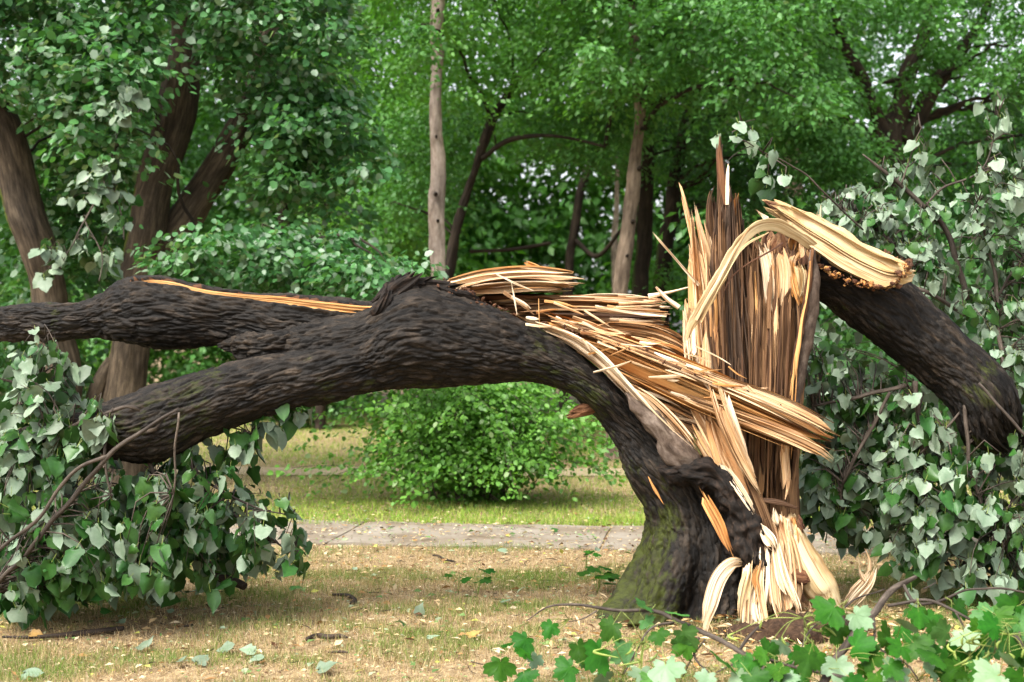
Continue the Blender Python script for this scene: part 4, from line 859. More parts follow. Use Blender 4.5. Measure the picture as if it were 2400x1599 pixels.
def leafmesh(name, L):
    V, F, mi, U, ve, ms = L
    return mesh(name, V, F, ms, {'luv': U, 'vein': ve}, mi)
LIN_RAW = [linden_leaf(k, M['lin_top'], M['lin_bot']) for k in range(24)]
M['lin_silver'] = mat_leaf('linden_leaf_silver_underside', (.165, .245, .155), (.265, .34, .24), .55, .25, (.8, .88, .8))
LINS = [leafmesh('linden_leaf', linden_leaf(k, M['lin_top'], M['lin_silver'])) for k in range(24)]
LIN_LOW = [low_leaf(L) for L in LIN_RAW]
LIN = [leafmesh('linden_leaf', L) for L in LIN_RAW]
MAP = [leafmesh('maple_leaf', maple_leaf(k, M['map_top'], M['map_bot'])) for k in range(6)]
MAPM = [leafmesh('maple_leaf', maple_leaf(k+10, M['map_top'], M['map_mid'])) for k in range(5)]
YEL = [leafmesh('linden_leaf', linden_leaf(k+30, M['yel_leaf'], M['lin_bot'])) for k in range(3)]
DRY = [leafmesh('linden_leaf', linden_leaf(k+40, M['dry_leaf'], M['dry_leaf'])) for k in range(3)]

def frame(tip, nrm):
    t = Vector(tip).normalized(); n = Vector(nrm); n = (n-t*n.dot(t)).normalized(); x = t.cross(n)
    return Matrix((x, t, n)).transposed()
def leaf_obj(me, pos, tip, nrm, size, parent, name='leaf'):
    o = bpy.data.objects.new(name, me); SC.collection.objects.link(o)
    R = frame(tip, nrm).to_4x4()
    o.matrix_basis = Matrix.Translation(Vector(pos)) @ R @ Matrix.Diagonal((size, size, size, 1))
    if parent is not None: adopt(o, parent)
    return o
def in_poly(x, y, poly):
    c = False; j = len(poly)-1
    for i in range(len(poly)):
        xi, yi = poly[i]; xj, yj = poly[j]
        if (yi > y) != (yj > y) and x < (xj-xi)*(y-yi)/(yj-yi+1e-9)+xi: c = not c
        j = i
    return c
def rand_in(poly, r):
    xs = [p[0] for p in poly]; ys = [p[1] for p in poly]
    while True:
        x, y = r.uniform(min(xs), max(xs)), r.uniform(min(ys), max(ys))
        if in_poly(x, y, poly): return x, y

def leafy_branch(name, label, group, stems, polys, n_sprays, drange, leaf_size, seed, down=.85, under=.5, per=(4, 7), reach=.30, yellow=0.0, stem_mat='twig', max_parts=300, cat='branch', parent=None):
    """stems: list of [(x,y,radius px,d),...]; polys: regions the leaf sprays fill"""
    r = random.Random(seed)
    all_pts, rods = [], []
    base = None
    stem_objs = []
    for si, st in enumerate(stems):
        pts = np.array([P(a, b, d) for a, b, w, d in st]); rad = np.array([w*.72/FP*d for a, b, w, d in st])
        A = catmull(np.concatenate([pts, rad[:, None]], 1), 30)
        all_pts.append(A[:, :3]); stem_objs.append(rod(pts, rad, 8, .03, .006, seed+si))
        if base is None: base = pts[0]
    AP = np.concatenate(all_pts)
    if parent is None:
        root = thing(name, label, cat, (float(base[0]), float(base[1]), 0.0), group); host = root
    else:
        root = None; host = parent
    for so in stem_objs:
        V, F, G = so
        put('stem', mesh('stem', V, F, M[stem_mat], {'grain': G, 'moss': np.zeros(len(V))}), host)
    leaves, twigs = [], []
    for k in range(n_sprays):
        x, y = rand_in(polys[k % len(polys)], r); d = r.uniform(*drange); x += r.gauss(0, 14); y += r.gauss(0, 14)
        p = P(x, y, d)
        if p[2] < .04: p[2] = r.uniform(.04, .16)
        dist = np.linalg.norm(AP-p, axis=1); q = AP[np.argmin(dist+.15*np.abs(AP[:, 1]-p[1]))]
        L = np.linalg.norm(p-q)
        if L > .9: q = p+unit(q-p)*min(L, .75)+np.array([r.uniform(-.1, .1), r.uniform(-.1, .1), .08])
        midp = (p+q)/2+np.array([r.uniform(-.06, .06), r.uniform(-.05, .05), r.uniform(.02, .12)])
        twigs.append(rod(np.array([q, midp, p]), [.0048, .0036, .0018], 4, .07, .003, k))
        dirv = unit(p-midp); n = r.randint(*per)
        for j in range(n):
            t = (j+.5)/n
            at = midp+(p-midp)*(t*1.1)+np.array([r.gauss(0, .03), r.gauss(0, .03), r.gauss(0, .02)])
            at[2] = max(at[2], .03)
            tip = unit(dirv*.5+np.array([r.gauss(0, .55), r.gauss(0, .55), -down+r.gauss(0, .25)]))
            if at[2] < .12: tip[2] = max(tip[2], -.1)
            nm = np.array([r.gauss(0, .75), -.45+r.gauss(0, .65), .65+r.gauss(0, .55)])
            if r.random() < under: nm = -nm*np.array([1, 1, 1])+np.array([0, 0, .1])
            leaves.append((at, tip, nm, leaf_size*r.choice((.45, .58, .7, .8, .9, 1.0, 1.08)), r.random() < yellow))
    if twigs:
        V, F, G = merge(twigs)
        put('twig', mesh('twig', V, F, M[stem_mat], {'grain': G}), host)
    leaves.sort(key=lambda L: L[0][1])
    for at, tip, nm, sz, ye in leaves[:max_parts]:
        leaf_obj((YEL if ye else (LINS if group == GR else LIN))[r.randrange(3 if ye else 24)], at, tip, nm, sz, host)
    rest = leaves[max_parts:]
    if rest:
        Vs, Fs, Us, vs, mi, o = [], [], [], [], [], 0
        for at, tip, nm, sz, ye in rest:
            V, F, m_, U, ve, _ = LIN_LOW[r.randrange(24)]
            R = np.array(frame(tip, nm))
            Vs.append(V@R.T*sz+at); Fs.append(F+o); Us.append(U+r.random()*9); vs.append(ve); mi.append(m_); o += len(V)
        ob = put('leaves', mesh('leaves', np.concatenate(Vs), np.concatenate(Fs), [M['lin_top'], M['lin_silver' if group == GR else 'lin_bot'], M['stalk']], {'luv': np.concatenate(Us), 'vein': np.concatenate(vs)}, np.concatenate(mi)), host)
        ob['kind'] = 'stuff'
    return root

GR = 'leafy linden branches behind the leaning trunk'
GL = 'leafy linden branches under the fallen limbs'
leafy_branch('leafy_branch', 'leafy branch reaching from the left edge of the picture up over the low limb', GL,
    [[(-60, 1200, 6, 7.6), (30, 1060, 6, 7.35), (56, 1047, 6, 7.25), (150, 1010, 6, 7.15), (252, 968, 6, 7.1), (300, 952, 6, 7.1), (329, 960, 5, 7.12)], [(254, 972, 6, 7.1), (250, 1010, 6, 7.08), (239, 1069, 5, 7.06), (262, 1160, 4, 7.06)],
     [(0, 1000, 3, 7.4), (70, 920, 3, 7.4), (110, 830, 2, 7.4), (112, 785, 1, 7.4)]],
    [[(0, 880), (50, 810), (110, 785), (150, 860), (230, 930), (255, 1000), (120, 1070), (0, 1080)], [(0, 1000), (180, 1000), (250, 1080), (250, 1240), (0, 1260)]], 125, (7.05, 7.7), .092, 11, under=.6)
leafy_branch('leafy_branch', 'leafy branch with a forked bare twig in front of the low limb, touching the grass', GL,
    [[(415, 964, 4, 7.0), (350, 1000, 6, 6.98), (248, 1069, 8, 6.96), (190, 1140, 8, 6.98), (128, 1214, 8, 7.0), (60, 1300, 8, 7.05), (-40, 1400, 8, 7.2)], [(415, 964, 4, 7.0), (412, 1000, 4, 7.0), (410, 1043, 4, 7.02), (406, 1158, 3, 7.05)],
     [(248, 1069, 6, 6.96), (180, 1100, 6, 6.95), (100, 1200, 6, 6.95), (0, 1290, 6, 7.0)]],
    [[(0, 1180), (180, 1120), (330, 1110), (420, 1160), (400, 1330), (300, 1400), (150, 1410), (0, 1425)]], 145, (7.0, 7.9), .098, 12, under=.24)
leafy_branch('leafy_branch', 'leafy branch hanging from the low limb with its tip spread over the slab path edge', GL,
    [[(342, 1060, 9, 7.4), (360, 1110, 8, 7.4), (385, 1167, 7, 7.4), (440, 1250, 6, 7.5)], [(419, 1043, 8, 7.4), (445, 1080, 8, 7.42), (470, 1124, 8, 7.44), (504, 1171, 6, 7.5), (600, 1240, 4, 7.55), (690, 1300, 3, 7.6)],
     [(470, 1124, 5, 7.44), (520, 1150, 4, 7.4), (568, 1175, 4, 7.38), (680, 1210, 2, 7.4)]],
    [[(330, 1100), (480, 1060), (540, 1110), (640, 1170), (690, 1190), (680, 1230), (720, 1290), (750, 1330), (690, 1340), (560, 1340), (480, 1350), (360, 1390), (310, 1250)]], 135, (7.2, 8.0), .094, 13, under=.24, per=(4, 6))
leafy_branch('leafy_branch', 'small leafy spray hanging below the limb in front of the lawn', GL,
    [[(420, 1040, 5, 7.45), (480, 1000, 4, 7.5), (540, 1000, 3, 7.5), (590, 1015, 2, 7.5)], [(540, 1000, 2, 7.5), (600, 980, 2, 7.6), (680, 950, 2, 7.6), (720, 930, 1, 7.6)]],
    [[(480, 1040), (530, 1000), (600, 1005), (610, 1050), (590, 1090), (500, 1100)], [(610, 975), (690, 930), (735, 935), (730, 980), (650, 985)]], 15, (7.4, 7.6), .105, 14, under=.5, per=(3, 5))
leafy_branch('leafy_branch', 'shaded leafy branch lying on the grass at the left edge behind the others', GL,
    [[(-200, 1240, 14, 7.9), (0, 1160, 10, 8.0), (200, 1180, 8, 8.1), (400, 1220, 6, 8.1), (560, 1290, 4, 8.2)]],
    [[(-120, 1000), (100, 1040), (300, 1100), (480, 1150), (600, 1290), (500, 1370), (200, 1395), (-120, 1410)]], 110, (7.8, 8.4), .095, 15, under=.4, stem_mat='twigd')
so = rod(np.array([P(462, 1305, 7.75), P(500, 1335, 7.72), P(535, 1355, 7.68), P(570, 1372, 7.6)]), [.022, .03, .026, .022], 14, .02, .01, 4)
tag(put('broken_stick', mesh('broken_stick', so[0], [so[1][0], so[1][1]], M['twigd'], {'grain': so[2]})), 'thick dark broken stick poking out of the leaves onto the grass', 'stick')

GR = 'leafy linden branches behind the leaning trunk'
RL = [(1890, 740), (1960, 770), (2060, 870), (2150, 920), (2250, 1000), (2300, 1070)]
leafy_branch('leafy_branch', 'leafy branch hanging straight down under the leaning trunk', GR,
    [[(2146, 890, 9, 7.85), (2150, 960, 9, 7.85), (2156, 1027, 9, 7.85), (2166, 1098, 8, 7.87), (2169, 1219, 7, 7.9), (2194, 1289, 5, 8.0), (2271, 1378, 4, 8.1)], [(2166, 1060, 4, 7.86), (2220, 1000, 4, 7.8), (2260, 950, 4, 7.8)]],
    [[(2060, 900), (2180, 940), (2260, 1040), (2290, 1200), (2330, 1390), (2200, 1380), (2080, 1330), (2040, 1150)]], 135, (7.7, 8.3), .092, 21, under=.62)
leafy_branch('leafy_branch', 'leafy branch crossing low behind the stump towards the pale root', GR,
    [[(2124, 903, 8, 7.9), (2085, 912, 7, 7.9), (2041, 922, 7, 7.92), (1980, 940, 6, 7.95), (1907, 951, 4, 8.0)], [(2086, 919, 6, 7.9), (2060, 970, 6, 7.9), (2029, 1021, 6, 7.92), (1995, 1090, 5, 7.95), (1971, 1142, 5, 8.0), (1970, 1200, 3, 8.05)]],
    [[(1885, 760), (1980, 800), (2080, 900), (2080, 1120), (2050, 1290), (1960, 1250), (1890, 1180), (1875, 960)]], 165, (8.0, 8.8), .088, 22, under=.68)
leafy_branch('leafy_branch', 'leafy branch at the right edge below the leaning trunk', GR,
    [[(2261, 951, 7, 7.75), (2266, 1020, 7, 7.75), (2271, 1091, 6, 7.76), (2303, 1187, 5, 7.8), (2360, 1290, 4, 7.9)], [(2296, 900, 5, 7.6), (2345, 955, 5, 7.58), (2400, 1015, 5, 7.56), (2480, 1080, 4, 7.6)]],
    [[(2260, 1060), (2330, 1020), (2420, 960), (2520, 980), (2520, 1420), (2330, 1410), (2270, 1300)]], 145, (7.6, 8.4), .092, 23, under=.6, yellow=.03)
leafy_branch('leafy_branch', 'leafy branch with a dark bare bow rising above the leaning trunk', GR,
    [[(2270, 700, 10, 8.9), (2255, 650, 10, 8.9), (2239, 600, 10, 8.9), (2210, 535, 9, 8.9), (2166, 486, 8, 8.9), (2110, 435, 7, 8.9), (2059, 390, 5, 8.9), (2020, 360, 2, 8.9)], [(2166, 486, 4, 8.9), (2220, 440, 4, 8.9), (2300, 400, 3, 8.9), (2330, 300, 2, 8.9), (2345, 220, 1, 8.9)],
     [(2110, 435, 3, 8.9), (2140, 350, 2, 8.9), (2160, 300, 1, 8.9)]],
    [[(2060, 380), (2130, 300), (2170, 300), (2180, 420), (2240, 560), (2160, 560), (2080, 450)], [(2280, 240), (2340, 215), (2400, 320), (2400, 480), (2300, 480), (2310, 340)]], 44, (8.7, 9.3), .088, 24, under=.75, per=(3, 6))
leafy_branch('leafy_branch', 'pale silvery leafy branch between the stump top and the leaning trunk', GR,
    [[(2140, 640, 6, 8.8), (2080, 560, 6, 8.9), (2010, 510, 5, 9.0), (1960, 480, 4, 9.0), (1920, 440, 2, 9.0)], [(2010, 510, 4, 9.0), (1985, 560, 3, 9.0), (1930, 620, 3, 9.0)]],
    [[(1930, 480), (2010, 440), (2120, 520), (2200, 560), (2260, 680), (2160, 660), (2070, 590), (1980, 560), (1920, 560)]], 105, (8.7, 9.4), .08, 25, under=.8, per=(4, 6))
leafy_branch('leafy_branch', 'pale silvery leafy branch at the right edge above the leaning trunk', GR,
    [[(2350, 860, 8, 8.8), (2340, 760, 7, 8.9), (2330, 640, 6, 9.0), (2300, 520, 4, 9.0), (2280, 430, 2, 9.0)], [(2335, 700, 4, 9.0), (2400, 600, 4, 9.0), (2480, 480, 3, 9.0)], [(2110, 665, 8, 8.7), (2180, 690, 7, 8.7), (2260, 740, 6, 8.8)]],
    [[(2180, 560), (2280, 470), (2400, 420), (2520, 420), (2520, 960), (2400, 900), (2300, 800), (2200, 700)]], 155, (8.6, 9.6), .08, 26, under=.75)
leafy_branch('leafy_branch', 'darker leafy branch filling the space far behind the leaning trunk', GR,
    [[(2300, 900, 10, 9.6), (2200, 760, 8, 9.7), (2100, 620, 6, 9.8), (2020, 520, 4, 9.8)], [(2200, 760, 6, 9.7), (2100, 1000, 6, 9.6), (2000, 1200, 5, 9.6)], [(2300, 900, 6, 9.6), (2400, 700, 5, 9.6), (2450, 400, 3, 9.6)]],
    [[(1885, 720), (2000, 640), (2140, 560), (2300, 420), (2520, 380), (2520, 1300), (2200, 1280), (1960, 1180), (1880, 1000)]], 260, (9.3, 10.6), .09, 27, under=.55, stem_mat='twigd')
leafy_branch('leafy_twig', 'thin arching twig with a few pale drooping leaves beside the tallest splinter', GR,
    [[(2020, 540, 3, 8.6), (1930, 450, 3, 8.4), (1850, 385, 2.5, 8.3), (1790, 360, 2, 8.2), (1745, 330, 2, 8.15), (1720, 350, 1, 8.1)], [(1790, 360, 1.6, 8.2), (1740, 290, 1.6, 8.15), (1770, 280, 1, 8.15)], [(1760, 345, 1.5, 8.15), (1715, 370, 1, 8.1), (1690, 400, 1, 8.1)]],
    [[(1700, 330), (1770, 280), (1790, 330), (1730, 420), (1700, 400)], [(1790, 370), (1850, 380), (1840, 430), (1800, 420)]], 7, (8.1, 8.25), .10, 28, under=.8, per=(2, 3), cat='twig')

# ------------------------------------------------------------------ maple branches in front
Z8 = lambda a, b: (1100+a*.5522, 1200+b*.5526)
def maple_branch(name, label, group, stems, leaves, seed, rnd=None):
    r = random.Random(seed)
    base = P(*Z8(*stems[0][0][:2]), stems[0][0][3])
    root = thing(name, label, 'branch', (float(base[0]), float(base[1]), 0), group)
    SP_ = []
    for si, st in enumerate(stems):
        pts = np.array([P(*Z8(a, b), d) for a, b, w, d in st]); pts[:, 2] = np.maximum(pts[:, 2], .015)
        rad = [w*.5522/FP*d for a, b, w, d in st]
        V, F, G = rod(pts, rad, 8, .02, .006, seed+si); put('stem', mesh('stem', V, F, M['twig'], {'grain': G}), root)
        SP_.append(catmull(np.concatenate([pts, np.array(rad)[:, None]], 1), 24)[:, :3])
    AP = np.concatenate(SP_); stalks = []
    if rnd:
        n, poly, d0, d1 = rnd
        leaves = list(leaves)
        for k in range(n):
            a, b = rand_in(poly, r); leaves.append((a, b, r.uniform(70, 125), r.choice('gggggggm'), r.uniform(d0, d1)))
    for (a, b, sz, kind_, d) in leaves:
        p = P(*Z8(a, b), d); p[2] = max(p[2], .05)
        q = AP[np.argmin(np.linalg.norm(AP-p, axis=1))]
        size = sz*.5522/FP*d*.80
        ov = unit(p-q+np.array([0, 0, 1e-3]))
        tip = unit(ov*.5+np.array([r.gauss(0, .45), -.1+r.gauss(0, .2), -.5+r.gauss(0, .3)]))
        at = p-tip*size*.75
        if at[2]+tip[2]*size*1.4 < .02: tip[2] = max(tip[2], -(at[2]-.02)/(size*1.6+1e-6)); tip = unit(tip)
        nm = np.array([r.gauss(0, .3), -1.0+r.gauss(0, .25), .55+r.gauss(0, .3)])
        me = MAP[r.randrange(6)]
        if kind_ == 'm': me = MAPM[r.randrange(5)]; nm = -nm
        if kind_ == 'p': nm = -nm
        leaf_obj(me, at, tip, nm, size, root)
        if np.linalg.norm(at-q) > .02: stalks.append(rod(np.array([q, (q+at)/2+np.array([r.gauss(0, .015), 0, .02]), at]), [.0022, .0018, .0014], 4, .03, .002, 3))
    if stalks:
        for V, F, G in stalks: put('leaf_stalk', mesh('leaf_stalk', V, F, M['stalk'], {'grain': G}), root)
    return root
GM = 'maple branches lying in the foreground'
maple_branch('maple_branch', 'long thin maple branch lying across the grass in front of the stump', GM,
    [[(1310, 715, 13, 5.75), (1150, 590, 12, 5.85), (1000, 520, 11, 5.95), (900, 465, 10, 6.05), (800, 425, 9, 6.1), (540, 412, 7, 6.2), (430, 390, 6, 6.25), (330, 410, 4, 6.3), (250, 470, 2, 6.3)],
     [(870, 465, 6, 6.05), (760, 490, 5, 6.0), (700, 600, 4, 5.95), (650, 690, 3, 5.9)], [(980, 540, 6, 5.95), (970, 620, 5, 5.9), (1040, 690, 3, 5.85)], [(1000, 540, 4, 5.95), (940, 640, 3, 5.9), (910, 700, 2, 5.9)],
     [(540, 412, 4, 6.2), (480, 440, 3, 6.2), (420, 455, 2, 6.2)], [(1150, 590, 7, 5.85), (1180, 540, 7, 5.95), (1230, 485, 4, 6.0)]],
    [(130, 640, 120, 'g', 6.0), (240, 540, 95, 'g', 6.05), (235, 600, 90, 'g', 6.0), (235, 690, 100, 'g', 5.95), (170, 560, 60, 'g', 6.1), (350, 480, 80, 'g', 6.1), (285, 615, 70, 'p', 6.1), (430, 660, 110, 'g', 5.95), (460, 570, 110, 'g', 6.0), (500, 620, 80, 'g', 6.05),
     (560, 590, 150, 'g', 5.9), (610, 480, 115, 'g', 6.0), (680, 590, 110, 'm', 5.95), (750, 395, 85, 'm', 6.1), (745, 460, 70, 'm', 6.1), (885, 430, 90, 'm', 6.0), (905, 510, 110, 'm', 5.9), (800, 515, 90, 'g', 5.9), (930, 570, 100, 'g', 5.9),
     (830, 650, 150, 'p', 5.7), (730, 670, 110, 'p', 5.75), (780, 705, 100, 'm', 5.7), (570, 690, 90, 'p', 6.0), (890, 570, 80, 'm', 5.9)], 31)
maple_branch('maple_branch', 'stout maple branch rising from the bottom edge to a fork at lower right', GM,
    [[(1500, 730, 20, 5.55), (1560, 620, 19, 5.65), (1640, 500, 18, 5.75), (1720, 420, 16, 5.85), (1800, 330, 14, 5.95), (1860, 290, 11, 6.0), (1895, 272, 8, 6.02)], [(1850, 310, 7, 5.97), (1900, 380, 7, 5.9), (2000, 380, 6, 5.9), (2120, 335, 5, 5.95), (2240, 318, 5, 6.0), (2370, 340, 4, 6.0)],
     [(1760, 395, 8, 5.9), (1940, 385, 7, 5.85), (2060, 420, 6, 5.8), (2180, 480, 5, 5.75), (2300, 540, 4, 5.7)], [(1705, 440, 7, 5.82), (1715, 500, 6, 5.78), (1720, 560, 6, 5.75), (1850, 650, 4, 5.7), (1900, 720, 3, 5.65)], [(1900, 380, 5, 5.9), (1960, 470, 5, 5.8), (2020, 560, 4, 5.75)],
     [(2060, 420, 5, 5.8), (2110, 520, 4, 5.75), (2140, 600, 3, 5.7), (2130, 660, 2, 5.65)], [(1640, 500, 6, 5.75), (1580, 440, 5, 5.8), (1630, 370, 4, 5.9), (1760, 320, 3, 6.0)], [(1930, 330, 3, 5.95), (1980, 290, 2, 6.0)]],
    [(1545, 410, 140, 'g', 5.7), (1640, 435, 110, 'p', 5.75), (1560, 480, 110, 'g', 5.75), (1640, 570, 130, 'g', 5.6), (1690, 620, 120, 'g', 5.6), (1780, 530, 130, 'g', 5.65), (1890, 560, 130, 'g', 5.6), (1900, 420, 110, 'g', 5.8), (1970, 440, 120, 'g', 5.75), (2060, 400, 100, 'g', 5.85),
     (2100, 510, 130, 'p', 5.7), (2150, 455, 90, 'p', 5.8), (1830, 660, 120, 'p', 5.5), (1970, 670, 100, 'p', 5.5), (1560, 640, 130, 'p', 5.55), (1420, 590, 130, 'g', 5.65), (1480, 600, 110, 'g', 5.6), (1730, 700, 130, 'g', 5.5), (2020, 620, 120, 'g', 5.6), (2080, 660, 130, 'g', 5.55), (1960, 540, 110, 'm', 5.7), (2200, 560, 110, 'm', 5.7)], 32,
    (26, [(1380, 560), (1700, 540), (1900, 420), (2060, 480), (2150, 560), (2150, 740), (1380, 740)], 5.45, 5.85))
maple_branch('maple_branch', 'maple branch with pale winged seeds filling the bottom right corner', GM,
    [[(2420, 760, 12, 5.3), (2380, 640, 11, 5.4), (2340, 540, 10, 5.5), (2290, 500, 8, 5.6), (2255, 540, 5, 5.6), (2230, 600, 3, 5.5)], [(2340, 540, 5, 5.5), (2300, 430, 5, 5.7), (2250, 400, 3, 5.8)]],
    [(2240, 440, 120, 'g', 5.6), (2320, 400, 140, 'g', 5.6), (2340, 470, 130, 'm', 5.55), (2240, 690, 150, 'p', 5.3), (2300, 650, 120, 'g', 5.35), (2345, 700, 130, 'g', 5.3), (2180, 660, 110, 'g', 5.45), (2390, 560, 150, 'm', 5.4)], 33,
    (12, [(2160, 380), (2420, 360), (2420, 740), (2160, 740)], 5.4, 5.9))
maple_branch('maple_branch', 'leaf-covered maple branch along the bottom edge left of the stout one', GM,
    [[(1660, 730, 9, 5.5), (1500, 690, 8, 5.55), (1380, 650, 7, 5.6), (1260, 620, 6, 5.65), (1150, 640, 4, 5.7), (1040, 690, 3, 5.7)], [(1380, 650, 4, 5.6), (1420, 540, 4, 5.75), (1500, 460, 3, 5.85), (1560, 440, 3, 5.85)]],
    [(1080, 640, 130, 'g', 5.6), (1140, 690, 90, 'p', 5.55), (1200, 640, 130, 'g', 5.6), (1260, 600, 110, 'g', 5.65), (1340, 690, 110, 'p', 5.5), (1300, 660, 110, 'g', 5.55), (1200, 700, 130, 'g', 5.5), (1330, 560, 80, 'p', 5.75), (1010, 690, 90, 'p', 5.6)], 34,
    (7, [(1050, 620), (1300, 580), (1500, 600), (1500, 740), (1050, 740)], 5.45, 5.7))
# winged seed bunches
def seed_bunch(label, a, b, d, n, seed, spread=.10):
    r = random.Random(seed); parts = []
    c0 = P(*Z8(a, b), d); c0[2] = max(c0[2], .16)
    root = thing('seed_bunch', label, 'seeds', (float(c0[0]), float(c0[1]), 0))
    wings = []
    for k in range(n):
        e = c0+np.array([r.gauss(0, spread), r.gauss(0, spread*.5), -abs(r.gauss(.05, .06))]); e[2] = max(e[2], .03)
        parts.append(rod(np.array([c0, (c0+e)/2+np.array([0, 0, .03]), e]), [.0018, .0016, .0014], 4, .02, .002, k))
        V, F, G = rod(np.array([e, e+np.array([r.gauss(0, .02), 0, -.015]), e+np.array([r.gauss(0, .03), r.gauss(0, .01), -.034])]), [.002, .006, .002], 6, .008, 0, k)
        ob = put('seed_wing', mesh('seed_wing', V, F, M['stalk'], {'grain': G}), root)
    V, F, G = merge(parts); put('seed_stalk', mesh('seed_stalk', V, F, M['stalk'], {'grain': G}), root)
seed_bunch('bunch of pale green maple seed stalks drooping in front of the stump foot', 1420, 450, 5.8, 14, 1, .10)
seed_bunch('bunch of yellow-green maple seeds beside the right edge', 2290, 520, 5.45, 16, 2, .10)
seed_bunch('bunch of yellow-green maple seeds in the thin front branch', 740, 560, 5.9, 14, 3, .09)

# ------------------------------------------------------------------ woodland
def rhombs(C, tip, nrm, size, aspect=.62, hexa=False):
    x = unit(np.cross(tip, nrm)); n = np.cross(x, tip); s = size[:, None]
    b = C; t = C+tip*s
    if not hexa:
        l_ = C+tip*s*.45+x*s*aspect*.5+n*s*.10; r_ = C+tip*s*.45-x*s*aspect*.5+n*s*.10
        V = np.stack([b, l_, t, r_], 1).reshape(-1, 3); k = np.arange(len(C))[:, None]*4
        return V, np.concatenate([k+np.array([[0, 2, 1]]), k+np.array([[0, 3, 2]])]), 4
    l1 = C+tip*s*.22+x*s*aspect*.45+n*s*.07; l2 = C+tip*s*.66+x*s*aspect*.42+n*s*.05
    r1 = C+tip*s*.22-x*s*aspect*.45+n*s*.07; r2 = C+tip*s*.66-x*s*aspect*.42+n*s*.05
    V = np.stack([b, l1, l2, t, r2, r1], 1).reshape(-1, 3); k = np.arange(len(C))[:, None]*6
    return V, np.concatenate([k+np.array([[0, 3, 2, 1]]), k+np.array([[0, 5, 4, 3]])]), 6
def sprays(r, centers, R, per, size, droop=.5, flat=.35, aspect=.62, hexa=False, cols=((.05, .13, .02), (.09, .2, .03)), pale=0.0, palec=(.19, .28, .18), upright=.55):
    nC = len(centers); Rr = R*r.uniform(.6, 1.35, nC)
    idx = np.repeat(np.arange(nC), per); n = len(idx)
    a = r.uniform(0, 2*np.pi, n); q = np.sqrt(r.uniform(0, 1, n))
    stretch = r.uniform(.6, 1.5, nC)[idx]
    off = np.stack([np.cos(a)*q*stretch, np.sin(a)*q, r.normal(0, flat*.45, n)-droop*.55*q*q], -1)
    tilt = r.normal(0, .25, (nC, 2))[idx]; off[:, 2] += off[:, 0]*tilt[:, 0]+off[:, 1]*tilt[:, 1]
    C = centers[idx]+off*Rr[idx][:, None]
    out = np.stack([np.cos(a), np.sin(a), -droop-q*.3], -1)
    tip = unit(out+r.normal(0, .55, (n, 3))); nrm = unit(np.stack([np.cos(a)*.3, np.sin(a)*.3-.1, np.full(n, 1.0)], -1)+r.normal(0, upright, (n, 3)))
    C[:, 2] = np.maximum(C[:, 2], .02)
    sz = size*r.uniform(.65, 1.25, n)
    V, F, m = rhombs(C, tip, nrm, sz, aspect, hexa)
    c0, c1 = np.array(cols[0]), np.array(cols[1]); t = np.clip(r.uniform(0, 1, nC)[idx]*.6+r.uniform(0, 1, n)*.4, 0, 1)[:, None]
    col = (c0+(c1-c0)*t)*r.uniform(.8, 1.2, n)[:, None]
    if pale: k = r.uniform(0, 1, n) < pale; col[k] = np.array(palec)*r.uniform(.7, 1.2, (k.sum(), 1))  # old linden: pale undersides, some of them painted in as bright leaf highlights
    col = np.concatenate([col, np.ones((n, 1))], 1)
    return V, F, np.repeat(col, m, 0)
def centers_in(r, poly, d0, d1, n, gap=None, seed=0):
    poly = np.array(poly, float); out = []
    lo, hi = poly.min(0), poly.max(0); pl = [tuple(p) for p in poly]
    rr = random.Random(int(r.integers(1 << 30)))
    while len(out) < n:
        x, y = rr.uniform(lo[0], hi[0]), rr.uniform(lo[1], hi[1])
        if not in_poly(x, y, pl): continue
        d = rr.uniform(d0, d1)
        p = P(x, y, d)
        if gap is not None and noise(p[None]*np.array([gap, gap*.8, gap*1.3])+seed, 90)[0] < -.2: continue
        if p[2] < .1: continue
        out.append(p)
    return np.array(out)
